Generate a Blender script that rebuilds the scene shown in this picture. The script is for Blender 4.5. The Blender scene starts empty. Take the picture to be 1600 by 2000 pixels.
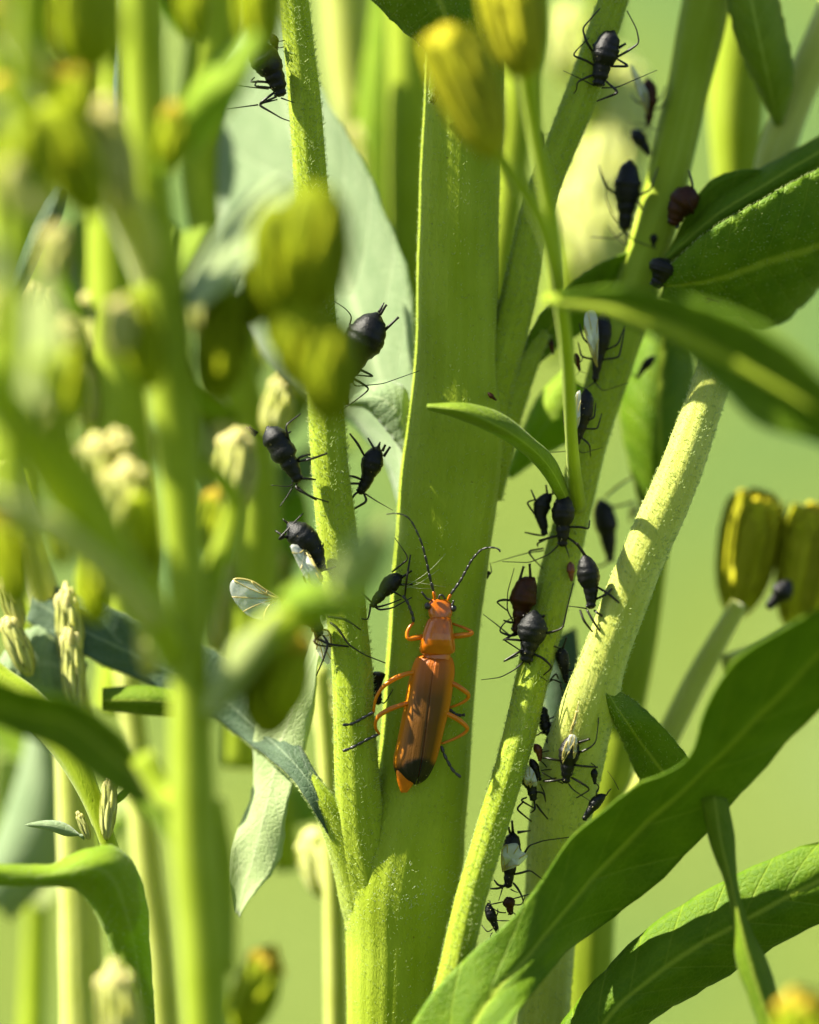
import bpy, math, random
import numpy as np
from mathutils import Vector
rng = np.random.default_rng(11)
random.seed(11)
C = bpy.context.scene
COL = C.collection
# ---------------------------------------------------------------- camera, world, sun, exposure
DIST = 110.0                      # camera to plane of focus; 1 unit = 100 px of the photograph = 2.5 mm
cam_data = bpy.data.cameras.new('camera')
cam = bpy.data.objects.new('camera', cam_data); COL.objects.link(cam)
cam.location = (0, -DIST, 0); cam.rotation_euler = (math.radians(90), 0, 0)
cam_data.sensor_fit = 'VERTICAL'; cam_data.sensor_height = 24.0; cam_data.sensor_width = 36
cam_data.lens = 12.0 / (10.0 / DIST)
cam_data.clip_start = 1; cam_data.clip_end = 12000
cam_data.dof.use_dof = True
cam_data.dof.focus_distance = DIST - 0.15
cam_data.dof.aperture_fstop = (cam_data.lens / 1000.0) / 5.0
cam_data.dof.aperture_blades = 0
C.camera = cam
SUN_EL, SUN_AZ = math.radians(50), math.radians(-4)        # azimuth: degrees behind straight left
sd = Vector((-math.cos(SUN_EL) * math.cos(SUN_AZ), math.cos(SUN_EL) * math.sin(SUN_AZ), math.sin(SUN_EL)))
world = bpy.data.worlds.new('World'); C.world = world; world.use_nodes = True
wn = world.node_tree; bg = wn.nodes['Background']
sky = wn.nodes.new('ShaderNodeTexSky'); sky.sky_type = 'NISHITA'; sky.sun_disc = False
sky.sun_elevation = SUN_EL; sky.sun_rotation = math.atan2(sd.x, sd.y)
sky.dust_density = 0.6; sky.air_density = 1.0; sky.ozone_density = 0.6
wn.links.new(sky.outputs[0], bg.inputs[0]); bg.inputs[1].default_value = 0.055
sl = bpy.data.lights.new('sun', 'SUN'); sl.energy = 5.0; sl.angle = math.radians(0.5); sl.color = (1, 0.94, 0.78)
sun = bpy.data.objects.new('sun', sl); COL.objects.link(sun)
sun.rotation_euler = (-sd).to_track_quat('-Z', 'Y').to_euler()
C.view_settings.view_transform = 'Standard'; C.view_settings.look = 'None'
C.view_settings.exposure = 1.84; C.view_settings.gamma = 1.0; C.view_settings.use_curve_mapping = False
C.render.engine = 'CYCLES'
C.cycles.use_denoising = True
C.cycles.max_bounces = 8; C.cycles.diffuse_bounces = 5; C.cycles.transparent_max_bounces = 12
C.cycles.transmission_bounces = 6; C.cycles.glossy_bounces = 3
C.cycles.sample_clamp_indirect = 4.0
C.cycles.caustics_reflective = False; C.cycles.caustics_refractive = False

# ---------------------------------------------------------------- helpers
def P(x, y, d=0.0):
    k = (DIST + d) / DIST
    return np.array([(x - 800) * 0.01 * k, d, (1000 - y) * 0.01 * k])
def W(d): return 0.01 * (DIST + d) / DIST

LOC = {}
def link_mesh(name, V, F, mat, parent=None, uv=None, smooth=True, mats=None, fmat=None):
    me = bpy.data.meshes.new(name)
    off = LOC[parent.name] if parent is not None else np.zeros(3)
    V = (np.asarray(V, dtype=float) - off).astype(np.float32)
    if isinstance(F, np.ndarray):
        nf, k = F.shape
        me.vertices.add(len(V)); me.vertices.foreach_set('co', V.ravel())
        me.loops.add(nf * k); me.loops.foreach_set('vertex_index', F.astype(np.int32).ravel())
        me.polygons.add(nf); me.polygons.foreach_set('loop_start', np.arange(0, nf * k, k, dtype=np.int32))
        me.polygons.foreach_set('loop_total', np.full(nf, k, dtype=np.int32))
        me.update(calc_edges=True)
    else:
        me.from_pydata([tuple(v) for v in V.tolist()], [], F)
    if smooth: me.polygons.foreach_set('use_smooth', np.ones(len(me.polygons), dtype=bool))
    if uv is not None:
        ul = me.uv_layers.new(name='uv')
        li = np.empty(len(me.loops), dtype=np.int32); me.loops.foreach_get('vertex_index', li)
        ul.data.foreach_set('uv', np.asarray(uv, dtype=np.float32)[li].ravel())
    if mats:
        for m in mats: me.materials.append(m)
        me.polygons.foreach_set('material_index', np.asarray(fmat, dtype=np.int32))
    else: me.materials.append(mat)
    me.update()
    o = bpy.data.objects.new(name, me); COL.objects.link(o)
    if parent is not None: o.parent = parent
    LOC[o.name] = off
    return o

def thing(name, label, cat, loc, group=None):
    o = bpy.data.objects.new(name, None); COL.objects.link(o)
    o.empty_display_size = 0.2
    o.location = Vector(loc); LOC[o.name] = np.array(loc, float)
    o['label'] = label; o['category'] = cat
    if group: o['group'] = group
    return o

def catmull(pts, spacing):
    pts = np.asarray(pts, float)
    if len(pts) == 2:
        n = max(2, int(np.linalg.norm(pts[1, :3] - pts[0, :3]) / spacing) + 1)
        t = np.linspace(0, 1, n)[:, None]
        return pts[0] * (1 - t) + pts[1] * t
    A = np.vstack([2 * pts[0] - pts[1], pts, 2 * pts[-1] - pts[-2]])
    out = []
    for i in range(1, len(A) - 2):
        p0, p1, p2, p3 = A[i - 1:i + 3]
        n = max(2, int(np.linalg.norm(p2[:3] - p1[:3]) / spacing) + 1)
        for t in np.arange(n) / n:
            out.append(0.5 * ((2 * p1) + (p2 - p0) * t + (2 * p0 - 5 * p1 + 4 * p2 - p3) * t * t + (3 * p1 - p0 - 3 * p2 + p3) * t ** 3))
    out.append(A[-2])
    return np.array(out)
def resample(pts, n, smooth=True):
    pts = np.asarray(pts, float)
    L = np.linalg.norm(np.diff(pts[:, :3], axis=0), axis=1).sum()
    q = catmull(pts, max(L / (n * 3), 1e-4)) if smooth else pts
    s = np.r_[0, np.cumsum(np.linalg.norm(np.diff(q[:, :3], axis=0), axis=1))]
    t = np.linspace(0, s[-1], n)
    return np.stack([np.interp(t, s, q[:, k]) for k in range(q.shape[1])], 1)

def frames(c):
    t = np.gradient(c, axis=0); t /= np.linalg.norm(t, axis=1)[:, None] + 1e-12
    u = np.cross(t[0], [0, 1, 0.001]); u /= np.linalg.norm(u) + 1e-12
    U = []
    for k in range(len(c)):
        u = u - t[k] * u.dot(t[k]); u /= np.linalg.norm(u) + 1e-12
        U.append(u.copy())
    U = np.array(U); Vv = np.cross(t, U)
    return t, U, Vv

def squarish(th, sq):
    if not sq: return np.ones_like(th)
    p, rot = sq; a = th - rot
    return (np.abs(np.cos(a)) ** p + np.abs(np.sin(a)) ** p) ** (-1 / p)

def sweep(c, r, ring=12, ribs=0, ribamp=0.0, cap=True, flat=1.0, noise=0.0, sq=None):
    """c: n x 3 world centres, r: n radii -> V, F(list), uv"""
    t, U, Vv = frames(c); n = len(c)
    th = np.linspace(0, 2 * np.pi, ring, endpoint=False)
    m = 1 + ribamp * np.cos(ribs * th) if ribs else np.ones(ring)
    m = m * squarish(th, sq)
    rr = r[:, None] * m[None, :]
    if noise:
        rr = rr * (1 + noise * np.sin(np.arange(n)[:, None] * 0.37 + th[None, :] * 2 + rng.uniform(0, 6)))
    V = c[:, None, :] + rr[:, :, None] * (np.cos(th)[None, :, None] * U[:, None, :] + flat * np.sin(th)[None, :, None] * Vv[:, None, :])
    V = V.reshape(-1, 3)
    s = np.r_[0, np.cumsum(np.linalg.norm(np.diff(c, axis=0), axis=1))]
    uv = np.stack([np.tile(th / (2 * np.pi), n), np.repeat(s, ring)], 1)
    i = np.arange(n - 1)[:, None] * ring; j = np.arange(ring)[None, :]; j2 = (j + 1) % ring
    F = np.stack([i + j, i + j2, i + ring + j2, i + ring + j], -1).reshape(-1, 4)
    F = [tuple(f) for f in F.tolist()]
    if cap:
        F.append(tuple(range(ring))[::-1]); F.append(tuple(range((n - 1) * ring, n * ring)))
    return V, F, uv

def join(parts):
    V, F, U = [], [], []; o = 0
    for v, f, u in parts:
        V.append(v); U.append(u if u is not None else np.zeros((len(v), 2)))
        F += [tuple(a + o for a in t) for t in f]; o += len(v)
    return np.vstack(V), F, np.vstack(U)

def stem(name, pts, mat, parent, ring=28, ribs=0, ribamp=0.0, spacing=0.14, noise=0.012, flat=1.0, sq=None):
    """pts: (px, py, depth, radius px)"""
    q = np.array([list(P(a, b, d)) + [r * W(d)] for a, b, d, r in pts])
    q = catmull(q, spacing)
    V, F, uv = sweep(q[:, :3], q[:, 3], ring, ribs, ribamp, True, flat, noise, sq)
    o = link_mesh(name, V, F, mat, parent, uv)
    o_info = (q[:, :3], q[:, 3], sq)
    return o, o_info

def hair_mesh(name, p, n, w, L, R, mat, parent, curl=2.2):
    N = len(p); S = 5
    a = (np.arange(S - 1) + 0.5) / (S - 1)
    cc = curl * rng.uniform(0.35, 1.25, N)
    pts = [p - n * 0.005]
    for s in a:
        ang = (cc * s)[:, None]
        pts.append(pts[-1] + (np.cos(ang) * n + np.sin(ang) * w) * (L / (S - 1))[:, None])
    b = np.cross(n, w)
    V = np.empty((N, S, 3, 3))
    for k in range(S):
        rr = (R * (1 - 0.75 * k / (S - 1)))[:, None]
        ang = (cc * k / (S - 1))[:, None]
        dn = -np.sin(ang) * n + np.cos(ang) * w
        for j in range(3):
            f = 2 * np.pi * j / 3
            V[:, k, j] = pts[k] + rr * (math.cos(f) * b + math.sin(f) * dn)
    base = (np.arange(N) * S * 3)[:, None, None]
    k = np.arange(S - 1)[None, :, None] * 3; j = np.arange(3)[None, None, :]; j2 = (j + 1) % 3
    F = np.stack([base + k + j, base + k + j2, base + k + 3 + j2, base + k + 3 + j], -1).reshape(-1, 4)
    o = link_mesh(name, V.reshape(-1, 3), F, mat, parent)
    o['kind'] = 'stuff'
    return o

def stem_hairs(info, count, mat, parent, L=0.085, R=0.0085, curl=2.4, t0=0.0, t1=1.0, up=0.7):
    c, r, sq = info; t, U, Vv = frames(c); n = len(c)
    f = rng.uniform(t0, t1, count) * (n - 1); i = np.minimum(f.astype(int), n - 2); g = (f - i)[:, None]
    lerp = lambda A: A[i] * (1 - g) + A[i + 1] * g
    th = rng.uniform(0, 2 * np.pi, count)
    nn = np.cos(th)[:, None] * lerp(U) + np.sin(th)[:, None] * lerp(Vv)
    p = lerp(c) + nn * ((r[i] * (1 - g[:, 0]) + r[i + 1] * g[:, 0]) * squarish(th, sq))[:, None]
    tt = lerp(t); tt = tt * np.where(tt[:, 2:3] < 0, -1, 1)
    w = tt * up + np.cross(nn, tt) * rng.normal(0, 0.8, (count, 1))
    w -= nn * (w * nn).sum(1)[:, None]; w /= np.linalg.norm(w, axis=1)[:, None]
    n2 = nn + tt * rng.normal(0, 0.25, (count, 1)); n2 /= np.linalg.norm(n2, axis=1)[:, None]
    return hair_mesh('fine_hairs', p, n2, w, L * rng.uniform(0.5, 1.4, count), R * rng.uniform(0.7, 1.2, count), mat, parent, curl)

def leaf(name, L, M, R, mats, parent, nv=44, nu=14, thick=0.035, ser=0.0, veins=0.0, nveins=9, wave=0.0, hairs=None):
    """left edge, midrib, right edge as (px, py, depth) lists."""
    cv = lambda Q: resample([P(*q) for q in Q], nv)
    l, m, r = cv(L), cv(M), cv(R)
    u = np.linspace(-1, 1, nu)
    S = np.empty((nv, nu, 3))
    for j, x in enumerate(u):
        # quadratic through the three curves
        S[:, j] = l * (x * (x - 1) / 2) + m * (1 - x * x) + r * (x * (x + 1) / 2)
    vv = np.linspace(0, 1, nv)
    if ser:
        across = (r - l)
        for j, x in ((0, -1), (nu - 1, 1)):
            S[:, j] += across * (x * ser * rng.uniform(0, 1, nv) * (np.arange(nv) % 3 == 0))[:, None]
    du = np.gradient(S, axis=1); dv = np.gradient(S, axis=0)
    N = np.cross(du, dv); N /= np.linalg.norm(N, axis=2)[:, :, None] + 1e-9
    wid = np.linalg.norm(r - l, axis=1)
    if veins:
        ph = (vv[:, None] * nveins - np.abs(u)[None, :] * 1.3)
        disp = veins * (np.abs(np.sin(np.pi * ph)) ** 0.6) * np.minimum(1, wid[:, None]) - veins * 1.6 * np.exp(-(u[None, :] / 0.07) ** 2)
        S = S + N * disp[:, :, None]
    if wave:
        a, b = rng.uniform(0, 6, 2)
        S = S + N * (wave * (np.abs(u)[None, :] ** 2) * np.sin(vv[:, None] * 15 + a + np.sign(u)[None, :] * b))[:, :, None]
    top = S + N * thick / 2; bot = S - N * thick / 2
    V = np.vstack([top.reshape(-1, 3), bot.reshape(-1, 3)])
    uvu, uvv = np.meshgrid(u * 0.5 + 0.5, vv)
    uv = np.stack([uvu.ravel(), uvv.ravel()], 1); uv = np.vstack([uv, uv])
    o = nv * nu
    i = np.arange(nv - 1)[:, None] * nu; j = np.arange(nu - 1)[None, :]
    Ft = np.stack([i + j, i + j + 1, i + nu + j + 1, i + nu + j], -1).reshape(-1, 4)
    Fb = Ft[:, ::-1] + o
    k = np.arange(nv - 1) * nu
    e1 = np.stack([k, k + nu, k + nu + o, k + o], 1); k2 = k + nu - 1
    e2 = np.stack([k2 + nu, k2, k2 + o, k2 + nu + o], 1)
    j = np.arange(nu - 1); e3 = np.stack([j + 1, j, j + o, j + 1 + o], 1)
    j = j + (nv - 1) * nu; e4 = np.stack([j, j + 1, j + 1 + o, j + o], 1)
    F = np.vstack([Ft, Fb, e1, e2, e3, e4])
    fm = np.r_[np.zeros(len(Ft)), np.ones(len(Fb)), np.zeros(len(F) - len(Ft) - len(Fb))]
    ob = link_mesh(name, V, F, None, parent, uv, True, list(mats), fm)
    if hairs:
        cnt, hm, hl, side = hairs
        fi = rng.uniform(0, nv - 1.001, cnt); fj = rng.uniform(0, nu - 1.001, cnt)
        edge = rng.random(cnt) < 0.35
        fj = np.where(edge, np.where(rng.random(cnt) < .5, 0.02, nu - 1.02), fj)
        ii, jj = fi.astype(int), fj.astype(int); a = (fi - ii)[:, None]; b = (fj - jj)[:, None]
        bl = lambda A: (A[ii, jj] * (1 - a) * (1 - b) + A[ii + 1, jj] * a * (1 - b) + A[ii, jj + 1] * (1 - a) * b + A[ii + 1, jj + 1] * a * b)
        n = bl(N) * side; n /= np.linalg.norm(n, axis=1)[:, None] + 1e-9
        ax = bl(dv); ax -= n * (ax * n).sum(1)[:, None]; ax /= np.linalg.norm(ax, axis=1)[:, None] + 1e-9
        ac = np.cross(n, ax)
        n = np.where(edge[:, None], n * 0.4 + ac * np.sign(fj - nu / 2)[:, None] * side * 0.9 * np.where(side > 0, -1, 1), n)
        n /= np.linalg.norm(n, axis=1)[:, None]
        w = ax + np.cross(n, ax) * rng.normal(0, .6, (cnt, 1)); w -= n * (w * n).sum(1)[:, None]; w /= np.linalg.norm(w, axis=1)[:, None]
        hair_mesh('fine_hairs', bl(S) + n * thick * 0.3, n, w, hl * rng.uniform(.5, 1.4, cnt), np.full(cnt, 0.007), hm, parent, 1.9)
    return ob

# ---------------------------------------------------------------- materials
def new_mat(name):
    m = bpy.data.materials.new(name); m.use_nodes = True
    nt = m.node_tree; nt.nodes.clear()
    out = nt.nodes.new('ShaderNodeOutputMaterial')
    return m, nt, out
def N_(nt, t, **k):
    n = nt.nodes.new(t)
    for a, b in k.items(): setattr(n, a, b)
    return n
def ramp(nt, fac, stops):
    r = nt.nodes.new('ShaderNodeValToRGB'); e = r.color_ramp.elements
    e[0].position, e[0].color = stops[0][0], (*stops[0][1], 1)
    e[1].position, e[1].color = stops[-1][0], (*stops[-1][1], 1)
    for p, c in stops[1:-1]:
        x = e.new(p); x.color = (*c, 1)
    nt.links.new(fac, r.inputs[0]); return r.outputs[0]
def mapping(nt, src, scale):
    mp = nt.nodes.new('ShaderNodeMapping'); mp.inputs['Scale'].default_value = scale
    nt.links.new(src, mp.inputs[0]); return mp.outputs[0]
def noise(nt, vec, scale, detail=3, rough=0.5):
    n = nt.nodes.new('ShaderNodeTexNoise'); n.inputs['Scale'].default_value = scale
    n.inputs['Detail'].default_value = detail; n.inputs['Roughness'].default_value = rough
    nt.links.new(vec, n.inputs['Vector']); return n.outputs['Fac']
def bump(nt, h, strength, dist):
    b = nt.nodes.new('ShaderNodeBump'); b.inputs['Strength'].default_value = strength; b.inputs['Distance'].default_value = dist
    nt.links.new(h, b.inputs['Height']); return b.outputs[0]

def stem_mat(name, c1, c2, trans=0.12, sss=0.2, spec=0.12, sheen=0.25):
    m, nt, out = new_mat(name)
    tc = N_(nt, 'ShaderNodeTexCoord')
    st = noise(nt, mapping(nt, tc.outputs['UV'], (26, 0.35, 1)), 1.0, 3)
    bl = noise(nt, tc.outputs['Object'], 0.9, 3)
    mx = N_(nt, 'ShaderNodeMath', operation='ADD'); nt.links.new(st, mx.inputs[0]); nt.links.new(bl, mx.inputs[1])
    hf = N_(nt, 'ShaderNodeMath', operation='MULTIPLY'); hf.inputs[1].default_value = 0.5; nt.links.new(mx.outputs[0], hf.inputs[0])
    col = ramp(nt, hf.outputs[0], [(0.3, c1), (0.7, c2)])
    # small dark specks
    sp = noise(nt, tc.outputs['Object'], 9.0, 1)
    spk = ramp(nt, sp, [(0.18, (0.35, 0.25, 0.12)), (0.23, (1, 1, 1))])
    mul = N_(nt, 'ShaderNodeMixRGB', blend_type='MULTIPLY'); mul.inputs[0].default_value = 0.8
    nt.links.new(col, mul.inputs[1]); nt.links.new(spk, mul.inputs[2])
    p = N_(nt, 'ShaderNodeBsdfPrincipled'); nt.links.new(mul.outputs[0], p.inputs['Base Color'])
    p.inputs['Roughness'].default_value = 0.5; p.inputs['Specular IOR Level'].default_value = spec
    p.inputs['Subsurface Weight'].default_value = sss; p.inputs['Subsurface Radius'].default_value = (0.30, 0.36, 0.05)
    p.inputs['Subsurface Scale'].default_value = 0.6
    p.inputs['Sheen Weight'].default_value = sheen; p.inputs['Sheen Tint'].default_value = (0.95, 1, 0.75, 1)
    fine = noise(nt, mapping(nt, tc.outputs['Object'], (1, 1, 0.45)), 26, 3, 0.65)
    ad = N_(nt, 'ShaderNodeMath', operation='ADD'); nt.links.new(fine, ad.inputs[0]); nt.links.new(st, ad.inputs[1])
    nt.links.new(bump(nt, ad.outputs[0], 0.45, 0.04), p.inputs['Normal'])
    tr = N_(nt, 'ShaderNodeBsdfTranslucent'); tr.inputs[0].default_value = (c2[0] * 1.3, c2[1] * 1.3, c2[2] * 0.4, 1)
    ms = N_(nt, 'ShaderNodeMixShader'); ms.inputs[0].default_value = trans
    nt.links.new(p.outputs[0], ms.inputs[1]); nt.links.new(tr.outputs[0], ms.inputs[2]); nt.links.new(ms.outputs[0], out.inputs[0])
    return m

def leaf_mat(name, c1, c2, rib, trans, tcol, rough=0.5, spec=0.3, sheen=0.1, vein=0.25, bumpst=0.5):
    m, nt, out = new_mat(name)
    tc = N_(nt, 'ShaderNodeTexCoord'); sx = N_(nt, 'ShaderNodeSeparateXYZ'); nt.links.new(tc.outputs['UV'], sx.inputs[0])
    def math_(op, a, b=None):
        n = N_(nt, 'ShaderNodeMath', operation=op)
        for i, v in enumerate((a, b)):
            if v is None: continue
            if isinstance(v, (int, float)): n.inputs[i].default_value = v
            else: nt.links.new(v, n.inputs[i])
        return n.outputs[0]
    a = math_('ABSOLUTE', math_('SUBTRACT', sx.outputs[0], 0.5))          # 0 at midrib .. .5
    col = ramp(nt, noise(nt, tc.outputs['Object'], 1.6, 4), [(0.3, c1), (0.7, c2)])
    # long parallel and side veins
    par = ramp(nt, noise(nt, mapping(nt, tc.outputs['UV'], (30, 0.6, 1)), 1.0, 2), [(0.35, (0, 0, 0)), (0.7, (1, 1, 1))])
    ph = math_('SUBTRACT', math_('MULTIPLY', sx.outputs[1], 9.0), math_('MULTIPLY', a, 2.6))
    wv = math_('ABSOLUTE', math_('SINE', math_('MULTIPLY', ph, math.pi)))
    sv = ramp(nt, wv, [(0.02, (1, 1, 1)), (0.14, (0, 0, 0))])
    vor = N_(nt, 'ShaderNodeTexVoronoi', feature='DISTANCE_TO_EDGE'); vor.inputs['Scale'].default_value = 7
    nt.links.new(tc.outputs['Object'], vor.inputs['Vector'])
    ve = ramp(nt, vor.outputs['Distance'], [(0.0, (1, 1, 1)), (0.12, (0, 0, 0))])
    net = N_(nt, 'ShaderNodeMixRGB', blend_type='ADD'); net.inputs[0].default_value = 0.5
    nt.links.new(sv, net.inputs[1]); nt.links.new(ve, net.inputs[2])
    n2 = N_(nt, 'ShaderNodeMixRGB', blend_type='ADD'); n2.inputs[0].default_value = 0.35
    nt.links.new(net.outputs[0], n2.inputs[1]); nt.links.new(par, n2.inputs[2])
    mixv = N_(nt, 'ShaderNodeMixRGB'); nt.links.new(math_('MULTIPLY', n2.outputs[0], vein), mixv.inputs[0])
    nt.links.new(col, mixv.inputs[1]); mixv.inputs[2].default_value = (*rib, 1)
    rf = ramp(nt, a, [(0.012, (1, 1, 1)), (0.045, (0, 0, 0))])
    mixr = N_(nt, 'ShaderNodeMixRGB'); nt.links.new(math_('MULTIPLY', rf, 0.8), mixr.inputs[0])
    nt.links.new(mixv.outputs[0], mixr.inputs[1]); mixr.inputs[2].default_value = (*rib, 1)
    p = N_(nt, 'ShaderNodeBsdfPrincipled'); nt.links.new(mixr.outputs[0], p.inputs['Base Color'])
    p.inputs['Roughness'].default_value = rough; p.inputs['Specular IOR Level'].default_value = spec
    p.inputs['Sheen Weight'].default_value = sheen; p.inputs['Sheen Roughness'].default_value = 0.4
    fine = noise(nt, tc.outputs['Object'], 18, 4, 0.65)
    hh = math_('SUBTRACT', fine, math_('MULTIPLY', n2.outputs[0], 0.6))
    nt.links.new(bump(nt, hh, bumpst, 0.05), p.inputs['Normal'])
    tr = N_(nt, 'ShaderNodeBsdfTranslucent'); tr.inputs[0].default_value = (*tcol, 1)
    ms = N_(nt, 'ShaderNodeMixShader'); ms.inputs[0].default_value = trans
    nt.links.new(p.outputs[0], ms.inputs[1]); nt.links.new(tr.outputs[0], ms.inputs[2]); nt.links.new(ms.outputs[0], out.inputs[0])
    return m

def simple_mat(name, c1, c2, scale=3, rough=0.5, spec=0.5, sss=0.0, trans=0.0, tcol=None, bumps=0.3, bscale=20, bd=0.03, sheen=0.0, coat=0.0):
    m, nt, out = new_mat(name)
    tc = N_(nt, 'ShaderNodeTexCoord')
    col = ramp(nt, noise(nt, tc.outputs['Object'], scale, 4, 0.6), [(0.32, c1), (0.68, c2)])
    p = N_(nt, 'ShaderNodeBsdfPrincipled'); nt.links.new(col, p.inputs['Base Color'])
    p.inputs['Roughness'].default_value = rough; p.inputs['Specular IOR Level'].default_value = spec
    p.inputs['Sheen Weight'].default_value = sheen; p.inputs['Coat Weight'].default_value = coat
    p.inputs['Coat Roughness'].default_value = 0.15
    if sss:
        p.inputs['Subsurface Weight'].default_value = sss; p.inputs['Subsurface Radius'].default_value = (0.3, 0.25, 0.06)
        p.inputs['Subsurface Scale'].default_value = 0.4
    if bumps: nt.links.new(bump(nt, noise(nt, tc.outputs['Object'], bscale, 4, 0.7), bumps, bd), p.inputs['Normal'])
    last = p.outputs[0]
    if trans:
        tr = N_(nt, 'ShaderNodeBsdfTranslucent'); tr.inputs[0].default_value = (*(tcol or c2), 1)
        ms = N_(nt, 'ShaderNodeMixShader'); ms.inputs[0].default_value = trans
        nt.links.new(last, ms.inputs[1]); nt.links.new(tr.outputs[0], ms.inputs[2]); last = ms.outputs[0]
    nt.links.new(last, out.inputs[0])
    return m

MS = stem_mat('goldenrod stem', (0.235, 0.315, 0.003), (0.335, 0.42, 0.034), sheen=0.15)
MSP = stem_mat('pale downy stem', (0.37, 0.41, 0.04), (0.51, 0.54, 0.13), sheen=0.5)
MSD = stem_mat('soft green stem', (0.24, 0.33, 0.002), (0.36, 0.45, 0.018), trans=0.25)
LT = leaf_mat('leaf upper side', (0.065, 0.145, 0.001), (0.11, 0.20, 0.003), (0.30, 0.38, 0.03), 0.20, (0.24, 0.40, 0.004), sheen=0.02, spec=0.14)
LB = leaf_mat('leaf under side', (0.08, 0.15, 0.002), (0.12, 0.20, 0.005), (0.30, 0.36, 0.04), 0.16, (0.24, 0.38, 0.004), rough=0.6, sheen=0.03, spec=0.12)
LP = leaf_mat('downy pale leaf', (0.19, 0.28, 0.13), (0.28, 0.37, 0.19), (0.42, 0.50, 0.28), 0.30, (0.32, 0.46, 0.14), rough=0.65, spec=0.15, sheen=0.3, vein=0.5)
LPW = leaf_mat('downy leaf painted sunlight', (0.34, 0.44, 0.18), (0.46, 0.54, 0.26), (0.55, 0.62, 0.34), 0.35, (0.45, 0.60, 0.18), rough=0.65, spec=0.15, sheen=0.4, vein=0.3)  # lighter copy of the downy pale leaf, sunlight put into its colour
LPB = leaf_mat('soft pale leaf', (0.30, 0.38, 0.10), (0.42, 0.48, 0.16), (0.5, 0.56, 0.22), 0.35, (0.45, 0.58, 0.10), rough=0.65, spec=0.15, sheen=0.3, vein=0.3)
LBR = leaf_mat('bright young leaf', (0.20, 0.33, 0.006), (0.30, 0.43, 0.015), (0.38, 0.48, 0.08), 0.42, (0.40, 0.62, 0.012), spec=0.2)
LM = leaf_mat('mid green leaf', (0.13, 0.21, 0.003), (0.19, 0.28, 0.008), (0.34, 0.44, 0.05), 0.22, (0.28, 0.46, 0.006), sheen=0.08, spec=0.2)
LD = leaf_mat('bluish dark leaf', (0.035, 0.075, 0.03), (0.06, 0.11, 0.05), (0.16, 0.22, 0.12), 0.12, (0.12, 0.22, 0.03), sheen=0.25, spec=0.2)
BG_ = simple_mat('bud bract green', (0.23, 0.29, 0.003), (0.34, 0.40, 0.010), 3, 0.65, 0.1, 0.2, 0.10, (0.48, 0.54, 0.01))
BGP = simple_mat('bud bract pale', (0.42, 0.44, 0.08), (0.56, 0.56, 0.18), 3, 0.55, 0.2, 0.2, 0.2, (0.5, 0.5, 0.1))
BGO = simple_mat('bud bract yellow olive', (0.38, 0.38, 0.010), (0.50, 0.47, 0.020), 3, 0.65, 0.08, 0.2, 0.10, (0.55, 0.46, 0.01))
BY = simple_mat('bud tip yellow', (0.42, 0.29, 0.008), (0.60, 0.45, 0.025), 6, 0.6, 0.2, 0.25, 0.25, (0.8, 0.55, 0.02))
BYO = simple_mat('bud tip olive yellow', (0.36, 0.32, 0.006), (0.50, 0.42, 0.015), 5, 0.6, 0.1, 0.2, 0.12, (0.6, 0.5, 0.02))
BGD = simple_mat('bud bract painted shade', (0.15, 0.19, 0.002), (0.22, 0.26, 0.005), 3, 0.7, 0.08, 0.2, 0.08, (0.3, 0.3, 0.01))  # darker copy of the green bract, shade put into its colour
BCL = simple_mat('bright cream flower', (0.72, 0.76, 0.22), (0.85, 0.86, 0.36), 6, 0.6, 0.1, 0.2, 0.35, (0.85, 0.85, 0.3))
BC = simple_mat('bud tip cream', (0.52, 0.48, 0.15), (0.70, 0.63, 0.26), 6, 0.6, 0.2, 0.25, 0.25, (0.75, 0.68, 0.22))
HM = simple_mat('plant hair', (0.36, 0.42, 0.12), (0.52, 0.58, 0.25), 5, 0.3, 0.6, 0, 0.5, (0.85, 0.95, 0.6), 0)
HW = simple_mat('painted hair glint', (0.7, 0.75, 0.6), (0.85, 0.9, 0.8), 5, 0.2, 0.8, 0, 0.3, (0.8, 0.9, 0.7), 0)  # whiter copy of the plant hair, glints put into its colour

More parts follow.
